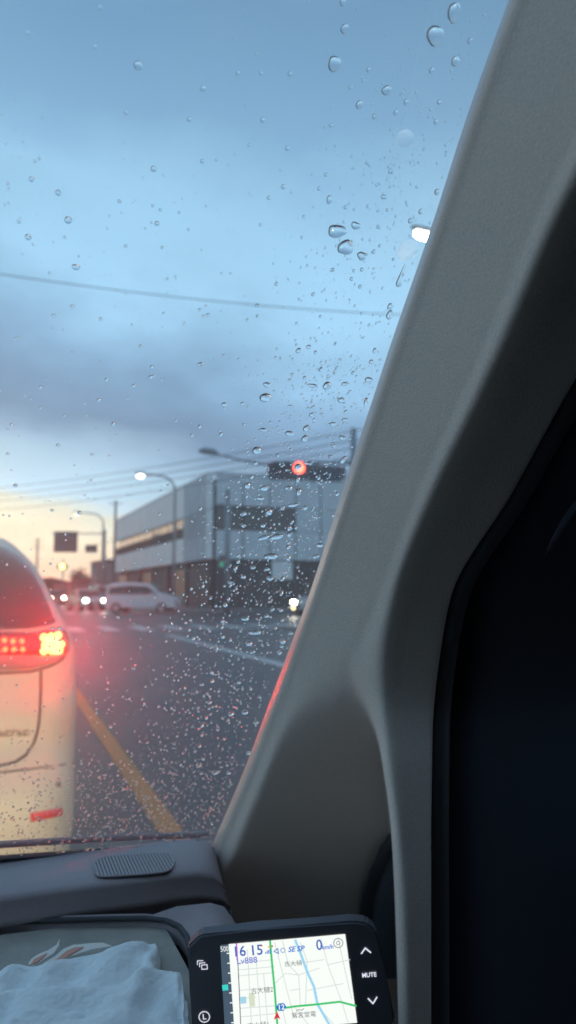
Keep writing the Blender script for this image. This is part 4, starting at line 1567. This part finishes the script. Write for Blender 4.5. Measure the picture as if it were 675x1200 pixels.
BIG = [
    (532, 15, 9, 9, 'round raindrop highest on the windscreen beside the pillar'),
    (510, 42, 11.5, 9.5, 'largest raindrop near the top of the windscreen beside the pillar'),
    (392, 75, 8, 8, 'round raindrop alone left of the upper pillar cluster'),
    (404, 34, 5, 5, 'small round raindrop just above the round lone raindrop at the top'),
    (162, 77, 5.2, 5, 'round raindrop alone in the upper left sky'),
    (395, 271, 11, 7.5, 'upper of two large angular raindrops in mid sky near the pillar'),
    (405, 290, 10.5, 7.5, 'lower slanted one of two large angular raindrops in mid sky'),
    (417, 264.5, 6, 4, 'small raindrop right of the upper angular raindrop'),
    (424, 300, 6, 4.5, 'rounded raindrop right below the lower angular raindrop'),
    (311, 466, 7.5, 5, 'large oval raindrop in the dark cloud left of the drop cluster'),
    (383, 452, 5, 4.4, 'round raindrop between two reddish raindrops'),
    (317, 652, 8.5, 3.6, 'wide flat raindrop at the lower edge of the grey panels'),
    (324, 629, 8, 3.3, 'wide slanted raindrop over the grey panels, right of a pair'),
    (309, 630, 7, 2.6, 'wide slanted raindrop over the grey panels, left of a pair'),
    (298, 741, 8.5, 2.8, 'widest flat raindrop over the road near the pillar'),
    (301, 528, 5.6, 4.6, 'round raindrop just left of the red traffic light housing'),
    (80, 258, 4.6, 4, 'oval raindrop in the left sky above another oval raindrop'),
    (89, 313, 5, 3.4, 'flattened oval raindrop next to the high overhead wire'),
    (349, 547, 4.2, 4.0, 'raindrop directly over the glowing red traffic light'),
]
for i, (x, y, a, c, lab) in enumerate(BIG):
    add_drop(x, y, a, c, lab, irr=.16 if 'angular' in lab else .07, rot=.35 if 'slanted' in lab else 0)
add_drop(468, 331, 4.2, 5.0, 'raindrop with a long thin tail running down beside the pillar', tail=3.4, irr=.02)
add_drop(475, 162, 11.5, 8.5, 'pale smeared raindrop in the upper sky beside the pillar', h=.16, m='milky', irr=.12)
add_drop(478, 293, 12.5, 11.5, 'large pale smeared raindrop below the glaring street lamp', h=.16, m='milky', irr=.06)
MID = [(238, 104, 3.6), (222, 140, 2.8), (148, 132, 2.8), (180, 198, 3.6), (237, 189, 2.6), (37, 210, 3.2), (68, 226, 3.6), (33, 278, 3.7), (184, 262, 3), (308, 141, 3.2), (337, 174, 2.8), (332, 219, 2.8), (315, 232, 2.3), (279, 86, 2.8), (306, 86, 2.3),
       (301, 64, 2), (140, 236, 2.3), (46, 186, 2), (41, 189, 2), (33, 39, 3), (117, 9, 3), (111, 55, 3), (76, 278, 2), (22, 260, 2.4), (9, 215, 2), (188, 246, 2), (179, 241, 2), (190, 290, 2), (221, 269, 1.8), (210, 249, 1.9), (324, 333, 2.4), (301, 358, 2.4),
       (85, 359, 2.5), (63, 370, 2.5), (118, 374, 2.3), (19, 397, 2.2), (58, 320, 2), (234, 363, 2), (244, 369, 2.3), (196, 327, 1.8), (292, 170, 2), (275, 45, 1.8), (288, 123, 1.9), (402, 3, 4), (453, 106, 6, 5), (421, 123, 4.5), (439, 137, 3), (464, 132, 3),
       (476, 120, 3.5, 3), (534, 72, 6, 4.5), (506, 83, 3.5, 3), (551, 48, 3.5, 3), (411, 103, 2.5), (432, 82, 3), (340, 87, 3), (386, 234, 3.6, 4.5), (457, 359, 3.4, 3.2), (456.5, 369, 4, 5.2), (450, 231, 4, 2.4), (457, 201, 2.4), (511, 143, 3), (515, 120, 2.8),
       (512, 225, 3.5, 3), (481, 259, 3), (493, 248, 3), (374, 221, 2.4), (382, 205, 2.4), (405, 243, 2.5), (454, 246, 2), (431, 242, 2), (438, 295, 2.5), (424, 316, 2.4), (390, 316, 2.4), (367, 345, 2.4), (356, 254, 2), (388, 147, 2.5), (412, 327, 2.4), (422, 336, 2.4),
       (443, 266, 2), (445, 288, 2), (313, 451, 5, 3), (350, 411, 3.5), (362, 406.5, 3.5, 2.3), (370, 413, 2.3), (376, 433, 2.5, 3), (366, 452, 6, 2.4), (404, 450, 4, 2.4), (432, 445, 5.5, 2.7), (435, 424, 3, 2.5), (429, 471, 3, 5), (400, 469, 4.5, 3),
       (365, 486, 3, 2.5), (308, 504, 5, 2.5), (339, 508, 5.5, 3), (359, 502, 4, 4), (357, 514, 4, 4), (390, 497, 4, 2.5), (404, 492, 4, 2), (401, 513, 5, 2.3), (391, 523, 2.5), (340, 476, 3, 1.5), (367, 477, 3, 1.5), (323, 419, 1.8), (357, 443, 2.5), (414, 437, 2.4),
       (395, 431, 2), (410, 459, 2), (405, 483, 2.4), (439, 411, 2.5, 3), (290, 569, 4, 3.5), (289, 582, 2), (310, 572, 5.5, 3.3), (305, 584, 4.5, 2), (295, 559, 2.4), (235, 596, 2.4), (285, 602, 4.5, 2.7), (285, 616, 3, 2.2), (308, 616, 3.5, 2.2), (315, 600, 5, 4),
       (349, 562, 3, 3.3), (350, 576, 3.5, 4.3), (338, 572, 5, 2.5), (343, 592, 6, 2.3), (331, 595, 3), (358, 595, 3), (339, 619, 3), (339, 626, 3.2, 3), (338, 641, 3, 2.6), (279, 651, 2.5, 2.2), (279, 658, 2.8), (276, 666, 2.8), (296, 665, 4, 2), (285, 676, 3.5, 2),
       (316, 678, 4.5, 2.3), (313, 667, 3.5, 2), (264, 709, 3.5, 2.3), (224, 690, 2.2), (238, 687, 2.2), (242, 693, 2), (270, 686, 2.2), (331, 678, 2.5, 3.6), (330, 695, 2.5, 4.2), (319, 714, 3, 2), (329, 715, 3, 2), (338, 654, 3), (402, 539, 3, 5), (374, 639, 4.5, 2.5),
       (369, 652, 2.8), (387, 535, 3, 2), (361, 543, 5, 1.8), (395, 579, 2.5), (390, 604, 2.5, 1.8), (369, 606, 3, 1.5), (342, 612, 2.2, 2.8), (261, 728, 2.5), (260, 735, 2.3), (261, 746, 2.8), (270, 750, 2.3), (287, 725, 5.5, 2.2), (312, 722, 3.5, 1.8), (292, 754, 5, 2.6),
       (296, 764, 4, 1.8), (331, 752, 4.5, 2.6), (330, 757.5, 3, 1.5), (328, 765, 3, 2), (341, 742, 3, 1.5), (254, 760, 2.5), (227, 748, 2.4), (323, 736, 2), (331, 727, 2.5, 1.4), (253, 710, 2), (222, 738, 2), (268, 702, 2.5, 1.8), (248, 788, 3, 2), (249, 798, 2.6),
       (246, 823, 2.7), (245, 830, 2), (242, 841, 2.4), (237, 850, 2.7), (237, 861, 2.4), (234, 874, 2.4), (238, 889, 2.5), (234, 897, 2.5), (236, 906, 2.3), (271, 837, 4, 2.2), (287, 835, 4.5, 2.2), (300, 847, 3.8, 1.8), (280, 800, 3, 1.4), (291, 883, 3, 1.6),
       (294, 807, 2.2), (304, 817, 2.4, 1.5), (252, 906, 4, 1.8), (268, 906, 3, 1.6), (217, 806, 1.8), (256, 810, 1.8), (204, 797, 1.5), (209, 797, 1.5), (186, 828, 1.6), (261, 877, 2), (272, 887, 2), (266, 896, 2.2), (255, 855, 2), (118.5, 781, 1.8), (125.6, 807.5, 1.6),
       (48, 454, 2.4), (116, 469, 2.4), (133, 497, 2.5), (165, 406, 2.3), (177, 442, 2.6), (178, 430, 2.3), (125, 445, 2.4), (157, 452, 2.3), (14, 498, 2.3), (68, 522, 2.3), (108, 533, 2), (9, 532, 2), (235, 427, 3.6, 2.6), (263, 474, 3.6, 2.6), (284, 473, 2.3), (259, 509, 2.6),
       (234, 500, 2.4), (225, 510, 2.2), (290, 375, 2), (299.5, 543, 2.8, 2.2), (262, 417, 1.8), (93, 601, 2.4), (18, 569, 2.4), (61, 598, 2)]
for q in MID:
    x, y, a = q[:3]
    add_drop(x, y, a, q[3] if len(q) > 3 else a * .92, irr=.10, rot=random.uniform(-.25, .25))
n_done = len(BIG) + 3 + len(MID)


def glass_edge(y):
    return np.interp(y, RY, c0)


def sample_pt(r):
    """rejection sample of where small drops sit on the glass"""
    while True:
        x, y = r.uniform(-240, 600), r.uniform(0, 1010)
        if x > glass_edge(y) - 3 or y > 1003 - x * .06:
            continue
        near = math.exp(-((glass_edge(y) - 60 - x) / 70) ** 2)
        if y < 420: dn = .05 + .30 * near
        elif y < 700: dn = .07 + .85 * near
        elif y < 890: dn = .11 + .8 * near
        else: dn = .9 + .1 * near + 1.0 * max(0, (y - 890) / 110)
        if y > 890 and x < 90: dn *= .55
        if r.random() < dn / 1.6:
            return x, y


rr = random.Random(22)
extra = max(0, 300 - n_done)
k = 0
while k < extra:
    x, y = sample_pt(rr)
    if y > 900 or x < 3: continue
    a = rr.uniform(1.5, 2.3)
    add_drop(x, y, a, a * (.95 if y < 500 else .85), irr=.1, r=rr)
    k += 1
vs_all, fs_all, sm = [], [], []
proto = [[drop_shape(8, 3, hh, .1, rr) for _ in range(8)] for hh in (.50, .62, .90)]
for k in range(6800):
    x, y = sample_pt(rr)
    s = rr.random()
    a = .5 + 1.2 * s ** 2.4 if y < 880 else .55 + 1.0 * s ** 2.2
    fr_ = drop_frame(x, y, a, a * (1 if y < 500 else .9), 0)
    v, f = drop_mesh(proto[0 if y < 350 else 1 if y < 600 else 2][k % 8], fr_)
    o0 = len(vs_all)
    vs_all += [tuple(np.array(p) + fr_[0]) for p in v]
    fs_all += [tuple(i + o0 for i in ff) for ff in f]
me = bpy.data.meshes.new('rain_speckle')
me.from_pydata(vs_all, [], fs_all)
me.update()
for p in me.polygons:
    p.use_smooth = len(p.vertices) <= 4
tag(obj('rain_speckle', me, M['water']), 'fine speckle of tiny raindrops all over the windscreen', 'raindrops', kind='stuff')

# labels that still coincide get their order from top to bottom
from collections import defaultdict
by_label = defaultdict(list)
for o in COL.objects:
    if o.parent is None and o.get('category') == 'raindrop':
        by_label[o['label']].append(o)
for lab, os_ in by_label.items():
    if len(os_) > 1:
        os_.sort(key=lambda o: -o.location.z)
        n = len(os_)
        words = {2: ['upper', 'lower'], 3: ['topmost', 'middle', 'lowest'], 4: ['topmost', 'second', 'third', 'lowest'],
                 5: ['topmost', 'second', 'third', 'fourth', 'lowest']}.get(n)
        if words:
            for wd, o in zip(words, os_):
                o['label'] = ('%s of %s ' % (wd, ['two', 'three', 'four', 'five'][n - 2])) + lab.replace('raindrop ', 'raindrops ', 1)
